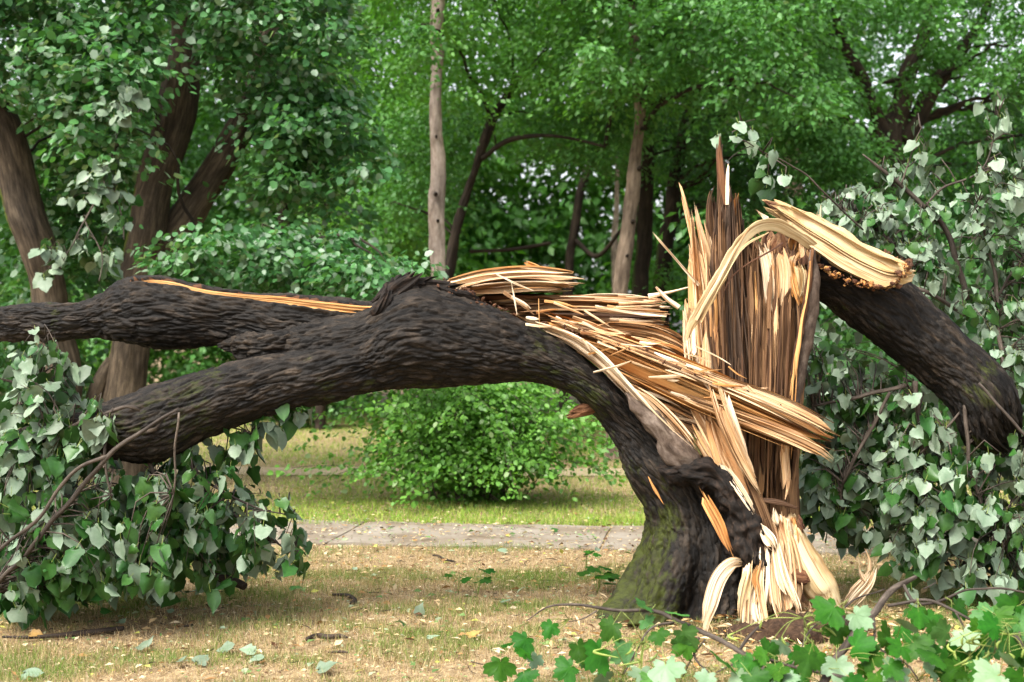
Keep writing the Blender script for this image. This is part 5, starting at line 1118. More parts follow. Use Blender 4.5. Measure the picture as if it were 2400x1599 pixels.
def forest_tree(name, label, stems, mat, crowns, seed, cat='tree', group='trees of the park wood', branches=10, crown_mat='crown', moss=0.0, knots=None, slim=1.0):
    """stems: list of [(x,y,radius px,d)...] first one starting on the ground; crowns: dicts for sprays()"""
    r = np.random.default_rng(seed); rr = random.Random(seed)
    b = stems[0][0]; base = P(b[0], b[1], b[3])
    root = thing(name, label, cat, (float(base[0]), float(base[1]), 0), group)
    AP = []
    for si, st in enumerate(stems):
        pts = np.array([P(x, y, d) for x, y, w, d in st]); rad = np.array([w*slim/FP*d for x, y, w, d in st])
        if si == 0: pts[0, 2] = -.05
        A = np.concatenate([pts, rad[:, None]], 1); L = np.linalg.norm(np.diff(pts, axis=0), axis=1).sum()
        A = catmull(A, max(8, int(L/.05))); c = A[:, :3]; w = A[:, 3:4]
        T = unit(np.gradient(c, axis=0)); S = unit(np.cross(T, np.array([0, 1., 0]))); D = unit(np.cross(T, S))
        big = rad.max() > .09
        c = c+np.stack([noise(c*1.7+seed, 1), noise(c*1.7+seed, 2), 0*c[:, 0]], -1)*min(.05, rad.max()*.25)
        V, F, G, th, s = loft(c, S*w, D*w, 44 if big else 14, lump=(min(.03, rad.max()*.25), 3.5, 1.2), bark=(.012, 15, 2.2) if big else None, seed=seed+si)
        mo = np.clip(moss_of(V, seed=seed)*moss+moss*.9*(V[:, 0] < np.repeat(c[:, 0], 44 if big else 14).tolist()+[c[0, 0], c[-1, 0]]-w.mean()*.55) if False else moss_of(V, seed=seed)*moss, 0, 1)
        if moss > .3:
            cx = np.concatenate([np.repeat(c[:, 0], 44 if big else 14), [c[0, 0], c[-1, 0]]]); ww = np.concatenate([np.repeat(w[:, 0], 44 if big else 14), [w[0, 0], w[-1, 0]]])
            mo = np.clip(mo*.5+1.0*sstep(.62, .9, (cx-V[:, 0])/ww)*(V[:, 2] < 3.0), 0, 1)
        nm = 'trunk' if si == 0 else ('stem' if rad.max() > .07 else 'branch')
        put(nm, mesh(nm, V, F, mat, {'grain': G, 'moss': mo}), root)
        AP.append(c)
    AP = np.concatenate(AP)
    if knots:
        for (x, y, w, d) in knots:
            p = P(x, y, d); w = w/FP*d
            V, F, G = rod(np.array([p+np.array([0, .06, 0]), p+np.array([0, 0, .005]), p+np.array([w*.6, -.05, .01])]), [w, w*.9, w*.35], 10, .015, 0, 3)
            put('knot', mesh('knot', V, F, M['trunkd'], {'grain': G, 'moss': np.zeros(len(V))}), root)
    Vs, Fs, Cs, o, cents = [], [], [], 0, []
    hexa = any(cw.get('hexa') for cw in crowns)
    for cw in crowns:
        cw = dict(cw); ct = centers_in(r, cw.pop('poly'), *cw.pop('d'), cw.pop('n'), cw.pop('gap', None), seed)
        cents.append(ct); cw['hexa'] = hexa; cw['per'] = int(cw['per']*1.0)
        V, F, C = sprays(r, ct, **cw); Vs.append(V); Fs.append(F+o); Cs.append(C); o += len(V)
    if Vs:
        ob = put('crown', mesh('crown', np.concatenate(Vs), np.concatenate(Fs), M[crown_mat], {'col': np.concatenate(Cs)}), root); ob['kind'] = 'stuff'
        ct = np.concatenate(cents); pick = ct[r.permutation(len(ct))[:branches]]; rods = []
        for p in pick:
            dd = np.linalg.norm((AP-p)*np.array([1, 1, .6]), axis=1)+np.maximum(0, AP[:, 2]-p[2])*1.5; q = AP[np.argmin(dd)]
            L = np.linalg.norm(p-q)
            if L < .3: continue
            m1 = q+(p-q)*.35+np.array([rr.gauss(0, .1), rr.gauss(0, .1), .10*L]); m2 = q+(p-q)*.7+np.array([rr.gauss(0, .1), rr.gauss(0, .1), .12*L])
            rods.append(rod(np.array([q, m1, m2, p]), np.array([.022, .017, .011, .004])*min(1.6, .5+L*.35), 6, .12, .02, 3))
        if rods:
            for V, F, G in rods: put('branch', mesh('branch', V, F, M['trunkd'], {'grain': G, 'moss': np.zeros(len(V))}), root)
    return root

GREEN = ((.045, .150, .030), (.105, .27, .058)); DEEP = ((.026, .092, .022), (.058, .165, .036)); BLUE = ((.034, .122, .034), (.078, .21, .058)); VIV = ((.055, .175, .022), (.12, .30, .045))
# three-stemmed old tree at left
forest_tree('old_linden', 'old three-stemmed brown tree standing behind the fallen limbs at left', [
    [(300, 1110, 78, 14.0), (290, 1020, 70, 14.0), (285, 930, 66, 14.0), (302, 820, 60, 14.0), (322, 660, 58, 14.0), (352, 500, 56, 14.0), (385, 360, 56, 14.0), (420, 220, 58, 14.0), (428, 120, 42, 14.0), (420, 0, 34, 14.0), (418, -200, 28, 14.0), (430, -420, 18, 14.0)],
    [(380, 600, 40, 14.15), (430, 510, 50, 14.2), (490, 420, 46, 14.25), (545, 340, 42, 14.3), (590, 250, 40, 14.35), (612, 150, 36, 14.4), (640, 0, 30, 14.5), (670, -250, 20, 14.6)],
    [(150, 1090, 62, 13.7), (142, 950, 56, 13.7), (132, 820, 54, 13.7), (112, 690, 52, 13.7), (82, 570, 54, 13.6), (46, 440, 54, 13.6), (10, 310, 50, 13.6), (-36, 180, 44, 13.6), (-100, -80, 34, 13.6)],
    [(215, 960, 26, 13.9), (230, 900, 24, 13.9), (255, 840, 10, 13.92)], [(470, 640, 9, 13.6), (560, 610, 8, 13.4), (650, 590, 5, 13.2), (700, 560, 3, 13.1)]], M['trunk'],
    [dict(poly=[(-350, -320), (760, -320), (760, 140), (600, 200), (460, 140), (300, 260), (120, 300), (-350, 300)], d=(14.6, 16.4), n=120, R=.46, per=110, size=.085, gap=.9, cols=BLUE, pale=.2, hexa=True, aspect=.8),
     dict(poly=[(-350, -320), (360, -320), (370, 60), (330, 130), (300, 230), (60, 220), (-350, 200)], d=(12.6, 13.4), n=85, R=.40, per=95, size=.085, gap=.9, cols=BLUE, pale=.22, aspect=.85),
     dict(poly=[(60, 60), (330, 60), (320, 250), (270, 400), (230, 330), (140, 260)], d=(12.4, 13.4), n=30, R=.33, per=80, size=.085, cols=BLUE, pale=.24, aspect=.85),
     dict(poly=[(110, 250), (300, 260), (260, 480), (250, 660), (120, 690), (70, 600)], d=(14.0, 15.2), n=40, R=.34, per=80, size=.09, cols=DEEP, pale=.16, aspect=.85),
     dict(poly=[(480, -300), (760, -300), (800, 60), (760, 260), (660, 250), (600, 150), (510, 150)], d=(12.8, 13.8), n=64, R=.36, per=95, size=.08, cols=BLUE, pale=.22, aspect=.8),
     dict(poly=[(370, 590), (470, 540), (700, 540), (960, 580), (1000, 660), (760, 690), (400, 680)], d=(11.8, 13.4), n=60, R=.34, per=110, size=.075, cols=BLUE, pale=.26, aspect=.8),
     dict(poly=[(600, 180), (800, 160), (860, 420), (760, 520), (640, 430)], d=(13.2, 14.8), n=46, R=.40, per=110, size=.085, cols=BLUE, pale=.14, aspect=.8),
     dict(poly=[(-300, 640), (130, 680), (200, 860), (150, 980), (-300, 1000)], d=(14.2, 16), n=50, R=.42, per=80, size=.085, cols=DEEP, pale=.08, aspect=.8)],
    101, branches=30, crown_mat='crown_gloss', moss=.5, slim=.8)
hb = thing('hanging_branch', 'hanging branch of pale round leaves between the two left stems of the old tree', 'branch', tuple(P(250, 420, 12.4)*np.array([1, 1, 0])))
leafy_branch('hanging_branch', '', None, [[(330, 250, 4, 12.7), (280, 330, 4, 12.6), (240, 420, 3, 12.4), (200, 520, 3, 12.3), (150, 610, 2, 12.2)], [(240, 420, 3, 12.4), (280, 480, 2, 12.3), (290, 560, 2, 12.2)], [(200, 520, 2, 12.3), (240, 600, 2, 12.2), (230, 660, 2, 12.1)]],
    [[(140, 380), (240, 380), (310, 420), (300, 520), (170, 480)], [(100, 520), (220, 500), (290, 600), (280, 680), (130, 690), (60, 640)], [(250, 190), (300, 220), (280, 310), (250, 300)]], 46, (12.0, 12.6), .125, 41, under=.85, per=(3, 5), parent=hb)
# slender pale trunk
forest_tree('pale_tree', 'tall straight pale grey trunk with dark knots behind the fallen log', [[(1021, 1060, 24, 17.5), (1023, 800, 21, 17.5), (1023, 640, 20, 17.5), (1022, 400, 19, 17.5), (1024, 200, 18, 17.5), (1026, 0, 16, 17.5), (1028, -300, 13, 17.5), (1030, -800, 7, 17.5)]], M['trunkp'],
    [dict(poly=[(800, -850), (1250, -850), (1330, -180), (720, -180)], d=(16.3, 18.7), n=60, R=.5, per=100, size=.08, cols=DEEP), dict(poly=[(930, 60), (1010, 70), (1010, 130), (940, 130)], d=(16.2, 16.9), n=5, R=.3, per=90, size=.08, cols=GREEN)], 102, branches=8,
    knots=[(1026, 25, 5, 17.35), (1030, 156, 4, 17.35), (1021, 455, 5, 17.35), (1026, 518, 4, 17.35), (1022, 320, 3, 17.35)])
# leaning dark tree
forest_tree('leaning_tree', 'thin dark tree leaning right behind the tall pale trunk', [[(1015, 1060, 17, 19.5), (1035, 760, 15, 19.5), (1060, 590, 14, 19.5), (1090, 470, 13, 19.5), (1125, 360, 12, 19.5), (1160, 270, 12, 19.5), (1200, 205, 11, 19.5), (1255, 150, 9, 19.5), (1300, 80, 7, 19.5), (1340, -80, 6, 19.5), (1370, -250, 4, 19.5)],
    [(1130, 372, 6, 19.4), (1190, 330, 6, 19.2), (1270, 318, 5, 19.0), (1340, 325, 4, 18.9), (1420, 345, 3, 18.8)]], M['trunkd'],
    [dict(poly=[(880, -320), (1640, -320), (1680, 60), (1560, 240), (1380, 260), (1200, 180), (1120, 300), (900, 260)], d=(17.2, 21), n=230, R=.55, per=130, size=.085, gap=.8, cols=VIV),
     dict(poly=[(880, 240), (1110, 240), (1080, 480), (900, 520)], d=(19.5, 21.5), n=50, R=.5, per=110, size=.08, cols=GREEN),
     dict(poly=[(1180, 220), (1500, 220), (1480, 400), (1240, 380)], d=(19, 21), n=44, R=.45, per=110, size=.08, gap=1.0, cols=GREEN)], 103, branches=12)
forest_tree('grey_tree', 'grey brown trunk left of the splintered stump, bare up to its drooping crown', [[(1442, 1040, 24, 18.0), (1450, 800, 21, 18.0), (1462, 640, 20, 18.0), (1478, 500, 18, 18.0), (1492, 360, 16, 18.0), (1502, 250, 14, 18.0), (1490, 140, 12, 18.0), (1480, -50, 10, 18.0), (1475, -300, 6, 18.0)]], M['trunkm'],
    [dict(poly=[(1240, -320), (1930, -320), (1930, 240), (1760, 300), (1640, 260), (1500, 240), (1340, 150), (1260, 60)], d=(15.6, 19.2), n=220, R=.52, per=130, size=.085, gap=.85, cols=GREEN, pale=.04)], 104, branches=26,
    knots=[(1500, 395, 6, 17.85), (1484, 520, 5, 17.85), (1470, 600, 4, 17.85)])
forest_tree('dark_tree', 'nearly black trunk just right of the grey brown trunk', [[(1500, 1010, 26, 21.5), (1505, 700, 22, 21.5), (1512, 500, 18, 21.5), (1520, 330, 14, 21.5), (1520, 100, 9, 21.5), (1530, -200, 5, 21.5)]], M['trunkd'],
    [dict(poly=[(1380, -300), (1720, -300), (1760, 380), (1560, 400), (1400, 300)], d=(20.5, 23), n=110, R=.6, per=110, size=.09, gap=.7, cols=DEEP)], 105, branches=16, moss=.5)
forest_tree('dark_tree', 'nearly black trunk closest to the left splinters of the stump', [[(1548, 1000, 26, 22.5), (1545, 780, 24, 22.5), (1556, 620, 20, 22.5), (1575, 480, 18, 22.5), (1590, 380, 15, 22.5), (1620, 200, 10, 22.5), (1640, -150, 6, 22.5)]], M['trunkd'],
    [dict(poly=[(1560, -250), (1920, -250), (1980, 420), (1840, 560), (1660, 430)], d=(20, 24), n=150, R=.6, per=115, size=.09, gap=.7, cols=DEEP),
     dict(poly=[(1520, 600), (1590, 640), (1570, 720), (1520, 700)], d=(22.0, 22.4), n=6, R=.35, per=80, size=.08, cols=VIV)], 106, branches=16, moss=.4)
forest_tree('forked_tree', 'dark tree forking into three stems above the leaning trunk at right', [[(2110, 1040, 44, 20), (2100, 760, 40, 20), (2092, 520, 38, 20), (2085, 400, 36, 20), (2088, 330, 34, 20), (2110, 250, 24, 20), (2128, 170, 22, 20), (2155, 110, 18, 20), (2175, 40, 12, 20), (2190, -200, 7, 20)],
    [(2082, 345, 26, 19.95), (2062, 290, 20, 19.9), (2040, 240, 17, 19.8), (2025, 190, 15, 19.75), (1995, 140, 14, 19.7), (1965, 60, 10, 19.6), (1950, -120, 6, 19.5)], [(2110, 330, 26, 20.05), (2150, 270, 22, 20.1), (2200, 190, 20, 20.2), (2245, 130, 15, 20.3), (2310, 30, 10, 20.5), (2350, -200, 6, 20.6)], [(2125, 180, 8, 20), (2090, 190, 6, 19.9), (2070, 195, 3, 19.8)]], M['trunkd'],
    [dict(poly=[(1720, -320), (2750, -320), (2750, 120), (2420, 240), (2260, 120), (2160, 60), (1960, 130), (1800, 240)], d=(18, 21), n=230, R=.55, per=130, size=.085, gap=.8, cols=GREEN),
     dict(poly=[(1880, 120), (2010, 180), (2060, 330), (2020, 470), (1860, 460)], d=(18.4, 19.4), n=54, R=.45, per=120, size=.08, gap=1.0, cols=GREEN),
     dict(poly=[(2140, 300), (2260, 170), (2480, 200), (2700, 260), (2700, 640), (2160, 560)], d=(20.5, 23), n=110, R=.55, per=110, size=.085, cols=DEEP),
     dict(poly=[(2120, 60), (2260, 60), (2220, 150), (2150, 220)], d=(19, 20), n=12, R=.35, per=90, size=.08, cols=GREEN)], 107, branches=34)
forest_tree('thin_tree', 'thin dark trunk in the bright green gap right of the old tree', [[(752, 1000, 14, 24), (752, 700, 12, 24), (752, 480, 11, 24), (740, 330, 10, 24), (715, 260, 8, 24), (690, 100, 6, 24), (690, -200, 4, 24)]], M['trunkd'],
    [dict(poly=[(560, -300), (1060, -300), (1040, 300), (900, 330), (780, 250), (640, 260)], d=(21, 25), n=160, R=.6, per=120, size=.095, gap=.7, cols=VIV), dict(poly=[(700, 280), (1000, 300), (1000, 580), (760, 600)], d=(22, 24), n=60, R=.55, per=110, size=.09, gap=.9, cols=VIV)], 108, branches=22)
forest_tree('thin_tree', 'short dark trunk showing beside the right stem of the old tree', [[(668, 1000, 16, 25), (668, 620, 14, 25), (664, 430, 14, 25), (660, 200, 10, 25), (660, -200, 5, 25)]], M['trunkd'],
    [dict(poly=[(420, -300), (800, -300), (800, 380), (600, 420)], d=(24, 26.5), n=100, R=.6, per=110, size=.1, cols=GREEN)], 109, branches=10)
forest_tree('thin_tree', 'thin leaning trunk midway between pale and grey trunks', [[(1318, 1000, 13, 25), (1330, 700, 12, 25), (1345, 540, 11, 25), (1370, 420, 10, 25), (1410, 320, 8, 25), (1440, 150, 6, 25), (1450, -200, 4, 25)], [(1345, 560, 6, 25), (1400, 600, 6, 24.6), (1470, 520, 4, 24)], [(1290, 570, 5, 25), (1200, 585, 5, 25), (1100, 590, 4, 25)]], M['trunkd'],
    [dict(poly=[(1100, -250), (1640, -250), (1640, 280), (1400, 360), (1160, 320)], d=(24, 28), n=150, R=.65, per=110, size=.1, gap=.7, cols=VIV)], 110, branches=16)
forest_tree('thin_tree', 'slim pale birch-like trunk just left of the grey brown trunk', [[(1440, 990, 8, 28), (1442, 760, 7, 28), (1440, 600, 7, 28), (1446, 450, 6, 28), (1450, 200, 5, 28), (1450, -150, 3, 28)]], M['trunkp'],
    [dict(poly=[(1350, -200), (1560, -200), (1560, 380), (1380, 380)], d=(27, 29.5), n=60, R=.6, per=100, size=.1, cols=GREEN)], 111, branches=6)
forest_tree('brown_tree', 'faint brown trunk deep in the wood behind the tallest splinter', [[(1850, 1000, 26, 26), (1855, 600, 24, 26), (1862, 350, 22, 26), (1868, 150, 20, 26), (1880, -200, 12, 26)]], M['trunkm'],
    [dict(poly=[(1640, -300), (2100, -300), (2120, 200), (1900, 180), (1700, 300)], d=(24.5, 27.5), n=110, R=.65, per=110, size=.1, cols=DEEP)], 112, branches=12)
# the far edge of the wood, one mass
r = np.random.default_rng(55); Vs, Fs, Cs, o = [], [], [], 0
for poly, d, n, R, per, size, cols, gap in [
    ([(-350, -380), (2750, -380), (2750, 420), (2000, 420), (1560, 330), (1040, 330), (-350, 420)], (30, 38), 640, 1.05, 70, .27, GREEN, .42),
    ([(-350, 240), (2750, 240), (2750, 560), (-350, 560)], (31, 38), 560, 1.0, 70, .28, VIV, .5),
    ([(-350, 480), (2750, 480), (2750, 700), (-350, 700)], (31, 38), 470, .95, 70, .28, GREEN, .45),
    ([(-350, 600), (2750, 600), (2750, 830), (-350, 830)], (29, 34), 420, .85, 70, .23, VIV, .5),
    ([(-350, 790), (2750, 790), (2750, 935), (-350, 935)], (28, 32), 300, .62, 74, .14, VIV, None),
    ([(-350, 500), (1000, 500), (1000, 900), (-350, 900)], (25, 29), 170, .75, 80, .15, GREEN, .6),
    ([(-350, -250), (1050, -250), (1050, 520), (-350, 520)], (24, 29), 300, .8, 80, .17, DEEP, .5),
    ([(1700, 500), (2750, 500), (2750, 950), (1700, 950)], (14, 24), 220, .75, 90, .12, DEEP, None)]:
    ct = centers_in(r, poly, *d, n, gap, 5.3); V, F, C = sprays(r, ct, R, per, size, cols=cols); Vs.append(V); Fs.append(F+o); Cs.append(C); o += len(V)
kind(put('distant_wood', mesh('distant_wood', np.concatenate(Vs), np.concatenate(Fs), M['crown'], {'col': np.concatenate(Cs)})), 'stuff', 'bright green mass of far trees and undergrowth at the edge of the park')

# ------------------------------------------------------------------ shrubs
def shrub(name, label, cx, cy, rx, ry, h, n, seed, size=.06, stems=40, cols=GREEN, pale=.03):
    r = np.random.default_rng(seed)
    root = thing(name, label, 'shrub', (cx, cy, 0))
    C_, T_, N_, rods = [], [], [], []
    for k in range(n):
        a = r.uniform(0, 2*np.pi); reach = r.uniform(.15, 1.08)**.8*(1.3 if r.random() < .12 else 1); hh = h*r.uniform(.35, 1.12)*(1-.25*reach)*(1.15 if r.random() < .1 else 1); end = r.uniform(.0, 1.0)
        b0 = np.array([cx+r.normal(0, .16*rx), cy+r.normal(0, .16*ry), 0]); t = np.linspace(0, 1, 22)
        up = np.sin(np.clip(t*1.25, 0, 1)*np.pi/2)*hh-np.clip(t-.55, 0, 1)**1.5*2.6*hh*end
        p = np.stack([b0[0]+np.cos(a)*rx*reach*t**1.15, b0[1]+np.sin(a)*ry*reach*t**1.15, np.maximum(up, .05)], -1)+r.normal(0, .012, (22, 3))
        if k < stems: rods.append(rod(p[::4], np.linspace(.006, .002, len(p[::4])), 5, .08, .006, k))
        m = r.integers(4, 8, 22); m[:5] = 1; idx = np.repeat(np.arange(22), m); q = len(idx)
        C_.append(p[idx]+r.normal(0, .055, (q, 3))*np.array([1, 1, .7])); dr = unit(np.array([np.cos(a), np.sin(a), -.5]))
        T_.append(unit(dr+r.normal(0, .6, (q, 3)))); N_.append(unit(np.array([0, -.25, 1.])+r.normal(0, .5, (q, 3))))
    C, T, Nn = np.concatenate(C_), np.concatenate(T_), np.concatenate(N_); q = len(C); C[:, 2] = np.maximum(C[:, 2], .02)
    V, F, m = rhombs(C, T, Nn, size*r.uniform(.55, 1.3, q), .72, True)
    col = (np.array(cols[0])+(np.array(cols[1])-np.array(cols[0]))*r.uniform(0, 1, (q, 1)))*r.uniform(.8, 1.2, (q, 1)); kk = r.uniform(0, 1, q) < pale; col[kk] = np.array((.22, .32, .14))
    ob = put('foliage', mesh('foliage', V, F, M['crown'], {'col': np.repeat(np.concatenate([col, np.ones((q, 1))], 1), m, 0)}), root); ob['kind'] = 'stuff'
    for V, F, G in rods: put('stem', mesh('stem', V, F, M['twig'], {'grain': G}), root)
    return root
shrub('spreading_shrub', 'wide spreading green shrub on the lawn under the arch of the trunk', -.34, 13.1, 1.32, .95, 1.34, 270, 201, .052, 90, ((.065, .19, .020), (.15, .33, .05)), .05)
shrub('small_shrub', 'small dark green shrub at the far edge of the lawn under the lower limb', -3.75, 24.5, 1.0, .8, 1.0, 50, 202, .09, 14, GREEN)

# ------------------------------------------------------------------ grass and litter
def visible_xy(r, n, y0, y1, power=1.0):
    y = y0+(y1-y0)*r.uniform(0, 1, n)**power; x = r.uniform(-1, 1, n)*(.37*y+.9); return x, y
def off_path(x, y):
    _, v = path_uv(x, y); e = .20+.5*fbm(np.stack([x*1.7, y*1.7, 0*x], -1), 3, 88); q = np.random.default_rng(5).uniform(0, 1, len(x)); return (v < .0) | (v > 1.3) | ((v < e) & (q < .6)) | ((v > 1.3-e*1.1) & (q < .7)) | (q < .035)
def blades(r, x, y, length, width, lean, cols, name, label, z0=.0):
    n = len(x); a = r.uniform(0, 2*np.pi, n); ph = r.uniform(0, 2*np.pi, n)
    z = ground_h(x, y)+z0
    up = np.stack([np.cos(a)*lean, np.sin(a)*lean, np.sqrt(np.clip(1-lean**2, .0, 1))], -1)
    sd = np.stack([np.cos(ph), np.sin(ph), 0*a], -1)*width[:, None]*.5
    b = np.stack([x, y, z], -1)
    V = np.stack([b-sd, b+sd, b+up*length[:, None]], 1).reshape(-1, 3)
    F = np.arange(3*n).reshape(-1, 3)
    C = np.repeat(np.concatenate([cols, np.ones((n, 1))], 1), 3, 0)
    return kind(put(name, mesh(name, V, F, M['blade'], {'col': C}, smooth=False)), 'stuff', label)
def pick(r, n, pal, w):
    pal = np.array(pal); k = r.choice(len(pal), n, p=np.array(w)/sum(w)); return pal[k]*r.uniform(.7, 1.3, (n, 1))
STRAW = [(.50, .375, .205), (.42, .30, .155), (.29, .195, .10), (.56, .46, .30), (.17, .10, .05)]
GRS = [(.085, .175, .022), (.13, .22, .035), (.19, .25, .055), (.27, .27, .09)]
r = np.random.default_rng(301)
x, y = visible_xy(r, 120000, 5.6, 10.35, .8); k = off_path(x, y); x, y = x[k], y[k]; n = len(x)
blades(r, x, y, r.uniform(.03, .075, n), r.uniform(.002, .0045, n), r.uniform(.93, 1.0, n), pick(r, n, STRAW, [3, 3, 2, 2, 1]), 'straw', 'dry tan grass thatch lying flat on the lawn', .006)
x, y = visible_xy(r, 330000, 5.6, 10.35, .8); g = fbm(np.stack([x*.9, y*1.3, 0*x], -1), 3, 71)+.5*fbm(np.stack([x*4, y*4, 0*x], -1), 2, 72)
_, v = path_uv(x, y); dens = sstep(-.4, .35, g)*(1-.8*sstep(-.9, -.5, v)*(1-sstep(-.1, 0, v)))+.10
k = off_path(x, y) & (r.uniform(0, 1, len(x)) < dens); x, y, g = x[k], y[k], g[k]; n = len(x)
gm = sstep(-.3, .45, g+r.normal(0, .25, n))[:, None]
blades(r, x, y, r.uniform(.02, .065, n), r.uniform(.002, .0045, n), r.uniform(.1, .7, n), pick(r, n, GRS, [3, 3, 2, 1])*gm+pick(r, n, STRAW, [3, 2, 1, 1, 1])*(1-gm), 'grass', 'short patchy green and tan grass in front of the slab path')
x, y = visible_xy(r, 150000, 11.5, 28.5, 1.5); k = off_path(x, y); tr = np.abs(y-(16.2-.05*x)) > .45; k &= tr | (r.uniform(0, 1, len(x)) < .3); x, y = x[k], y[k]; n = len(x)
g = fbm(np.stack([x*.5, y*.5, 0*x], -1), 3, 75); gm = sstep(-.75, .2, g+.35*sstep(12.6, 11.8, y)+.25*sstep(16, 19, y)+r.normal(0, .25, n))[:, None]
blades(r, x, y, r.uniform(.03, .075, n)*np.where(y < 12.9, 1.25, 1), r.uniform(.004, .009, n)*np.sqrt(y/12), r.uniform(.2, .8, n), pick(r, n, [(.16, .31, .03), (.24, .36, .05), (.36, .40, .10)], [3, 3, 2])*gm+pick(r, n, STRAW, [4, 2, .6, 3, .2])*(1-gm), 'grass', 'pale green and yellow lawn behind the slab path')
# fine litter: leaf scraps and wood chips
x, y = visible_xy(r, 22000, 5.6, 14.5, .9); n = len(x)
tip = unit(np.stack([r.normal(0, 1, n), r.normal(0, 1, n), r.normal(0, .12, n)], -1)); nr_ = unit(np.stack([r.normal(0, .35, n), r.normal(0, .35, n), np.ones(n)], -1))
_, v = path_uv(x, y); zz = np.where((v > 0) & (v < 1.3), .032, ground_h(x, y)+.022)
V, F, m_ = rhombs(np.stack([x, y, zz], -1), tip, nr_, r.uniform(.012, .035, n)+.035*(r.uniform(0, 1, n) < .10), .55)
C = pick(r, n, [(.55, .40, .22), (.66, .54, .36), (.30, .17, .07), (.30, .36, .22), (.13, .22, .07), (.36, .36, .09), (.10, .05, .025)], [3, 2, 3, 2, 3, 1, 1.5])
kind(put('litter', mesh('litter', V, F, M['blade'], {'col': np.repeat(np.concatenate([C, np.ones((n, 1))], 1), m_, 0)}, smooth=False)), 'stuff', 'scattered leaf scraps and wood chips on grass and path')

# ------------------------------------------------------------------ single fallen leaves, sticks, wood, seedlings
def on_ground(xp, yp):
    d = FP*1.5/(yp-799.5); p = P(xp, yp, d); p[2] = float(ground_h(p[0:1], p[1:2])[0]); return p
rs = random.Random(77)
FL = [(450, 1405, .13, 'p', 'large pale leaf lying on the grass just right of the left leaf mass'), (690, 1394, .10, 'g', 'blue-green leaf on the grass below the slab path at left'), (330, 1525, .11, 'p', 'pale folded leaf on the grass near the lower left corner'), (530, 1535, .11, 'p', 'leftmost pale leaf of the pair on the grass at bottom left of centre'),
      (585, 1540, .11, 'm', 'greener leaf of the pair on the grass at bottom left of centre'), (600, 1556, .09, 'p', 'white leaf edge lying just below the leaf pair'), (470, 1560, .10, 'm', 'grey-green leaf beside the bottom edge, left of the leaf pair'), (420, 1562, .10, 'm', 'dull leaf lowest of the group at bottom left of centre'),
      (282, 1475, .09, 'm', 'folded leaf at the end of the long thin stick'), (400, 1450, .06, 'p', 'tiny white leaf scrap above the long thin stick'), (520, 1490, .05, 'p', 'small white scrap between the long thin stick and the curved twig'), (985, 1455, .10, 'p', 'pale curled leaf standing upright on the open grass'),
      (1185, 1425, .11, 'm', 'flat grey-green leaf on the grass left of the root flare'), (945, 1480, .08, 'g', 'small blue-green leaf left of the upright curled leaf'), (1010, 1512, .07, 'p', 'small pale leaf below the upright curled leaf'), (760, 1585, .12, 'p', 'pale leaf cut by the bottom edge left of centre'),
      (70, 1585, .12, 'p', 'pale leaf in the lower left corner'), (1110, 1505, .09, 'd', 'yellow-tan dry leaf left of the front maple leaves'), (830, 1345, .05, 'p', 'small pale scrap near the near edge of the slab path'), (1180, 1300, .09, 'p', 'pale leaf lying at the near edge of the slab path'), (1300, 1252, .08, 'g', 'small green leaf sprig lying on the slab path'),
      (862, 1246, .07, 'p', 'white leaf scrap on the slab path at its left joint'), (1635, 1455, .07, 'd', 'yellow dry leaf at the foot of the stump'), (80, 1500, .08, 'd', 'tan dry leaf left of the long thin stick'), (1400, 1300, .06, 'p', 'pale scrap between the slab path and the root flare')]
for (a, b, sz, kd, lab) in FL:
    p = on_ground(a, b); p[2] += .035
    tip = unit(np.array([rs.gauss(0, 1), rs.gauss(0, .5), .12])); up = np.array([rs.gauss(0, .3), -.35, 1.0])
    if 'upright' in lab and 'standing' in lab: tip = unit(np.array([.25, -.1, 1])); up = np.array([-.4, -1, 0])
    if kd in 'pm': up = -up
    o = leaf_obj(DRY[rs.randrange(3)] if kd == 'd' else LIN[rs.randrange(8)], p-tip*sz*.6, tip, up, sz*.74, None, 'fallen_leaf')
    tag(o, lab, 'leaf', 'single leaves lying on the ground')
ST = [([(5, 1502), (120, 1500), (200, 1492), (290, 1484)], [3, 5, 8, 6], 'long thin dark stick lying at lower left'), ([(720, 1512), (745, 1504), (770, 1510), (800, 1508), (815, 1510)], [5, 6, 6, 5, 2], 'short curved dark twig lying at bottom centre left'), ([(778, 1405), (810, 1408), (832, 1420), (826, 1428)], [4, 5, 6, 8], 'small black hooked twig on the grass below the limb'),
      ([(1015, 1306), (1040, 1316), (1065, 1324)], [3, 4, 3], 'thin brown twig near the near edge of the slab path'), ([(770, 1543), (800, 1541), (815, 1543)], [2, 3, 2], 'tiny straight dark twig below the curved twig'), ([(430, 1480), (450, 1476)], [3, 3], 'stubby dark twig right of the long thin stick')]
for kx, (pts, w, lab) in enumerate(ST):
    pp = np.array([on_ground(*q)+np.array([0, 0, .022]) for q in pts]); V, F, G = rod(pp, [q/FP*7.2 for q in w], 9, .012, .004, kx)
    tag(put('fallen_twig', mesh('fallen_twig', V, F, M['twigd'], {'grain': G})), lab, 'twig', 'twigs lying on the grass')
chunk = thing('wood_chunk', 'pale torn piece of wood lying on the grass right of the pale root', 'wood', tuple(on_ground(1995, 1400)))
bundle('shard', chunk, M['pale'], [(1945, 1392, 26, 7.75), (1970, 1362, 36, 7.72), (1992, 1335, 30, 7.70), (2006, 1300, 14, 7.70)], .05, 30, seed=500, fw=.12, ends=.6, starts=.4, step=.02)
wood('shard', chunk, M['pale'], [(1988, 1335, 14, 7.70), (1978, 1318, 10, 7.70), (1975, 1305, 3, 7.70)], .03, nr=14, step=.01, seed=501, jag=(0, .03))
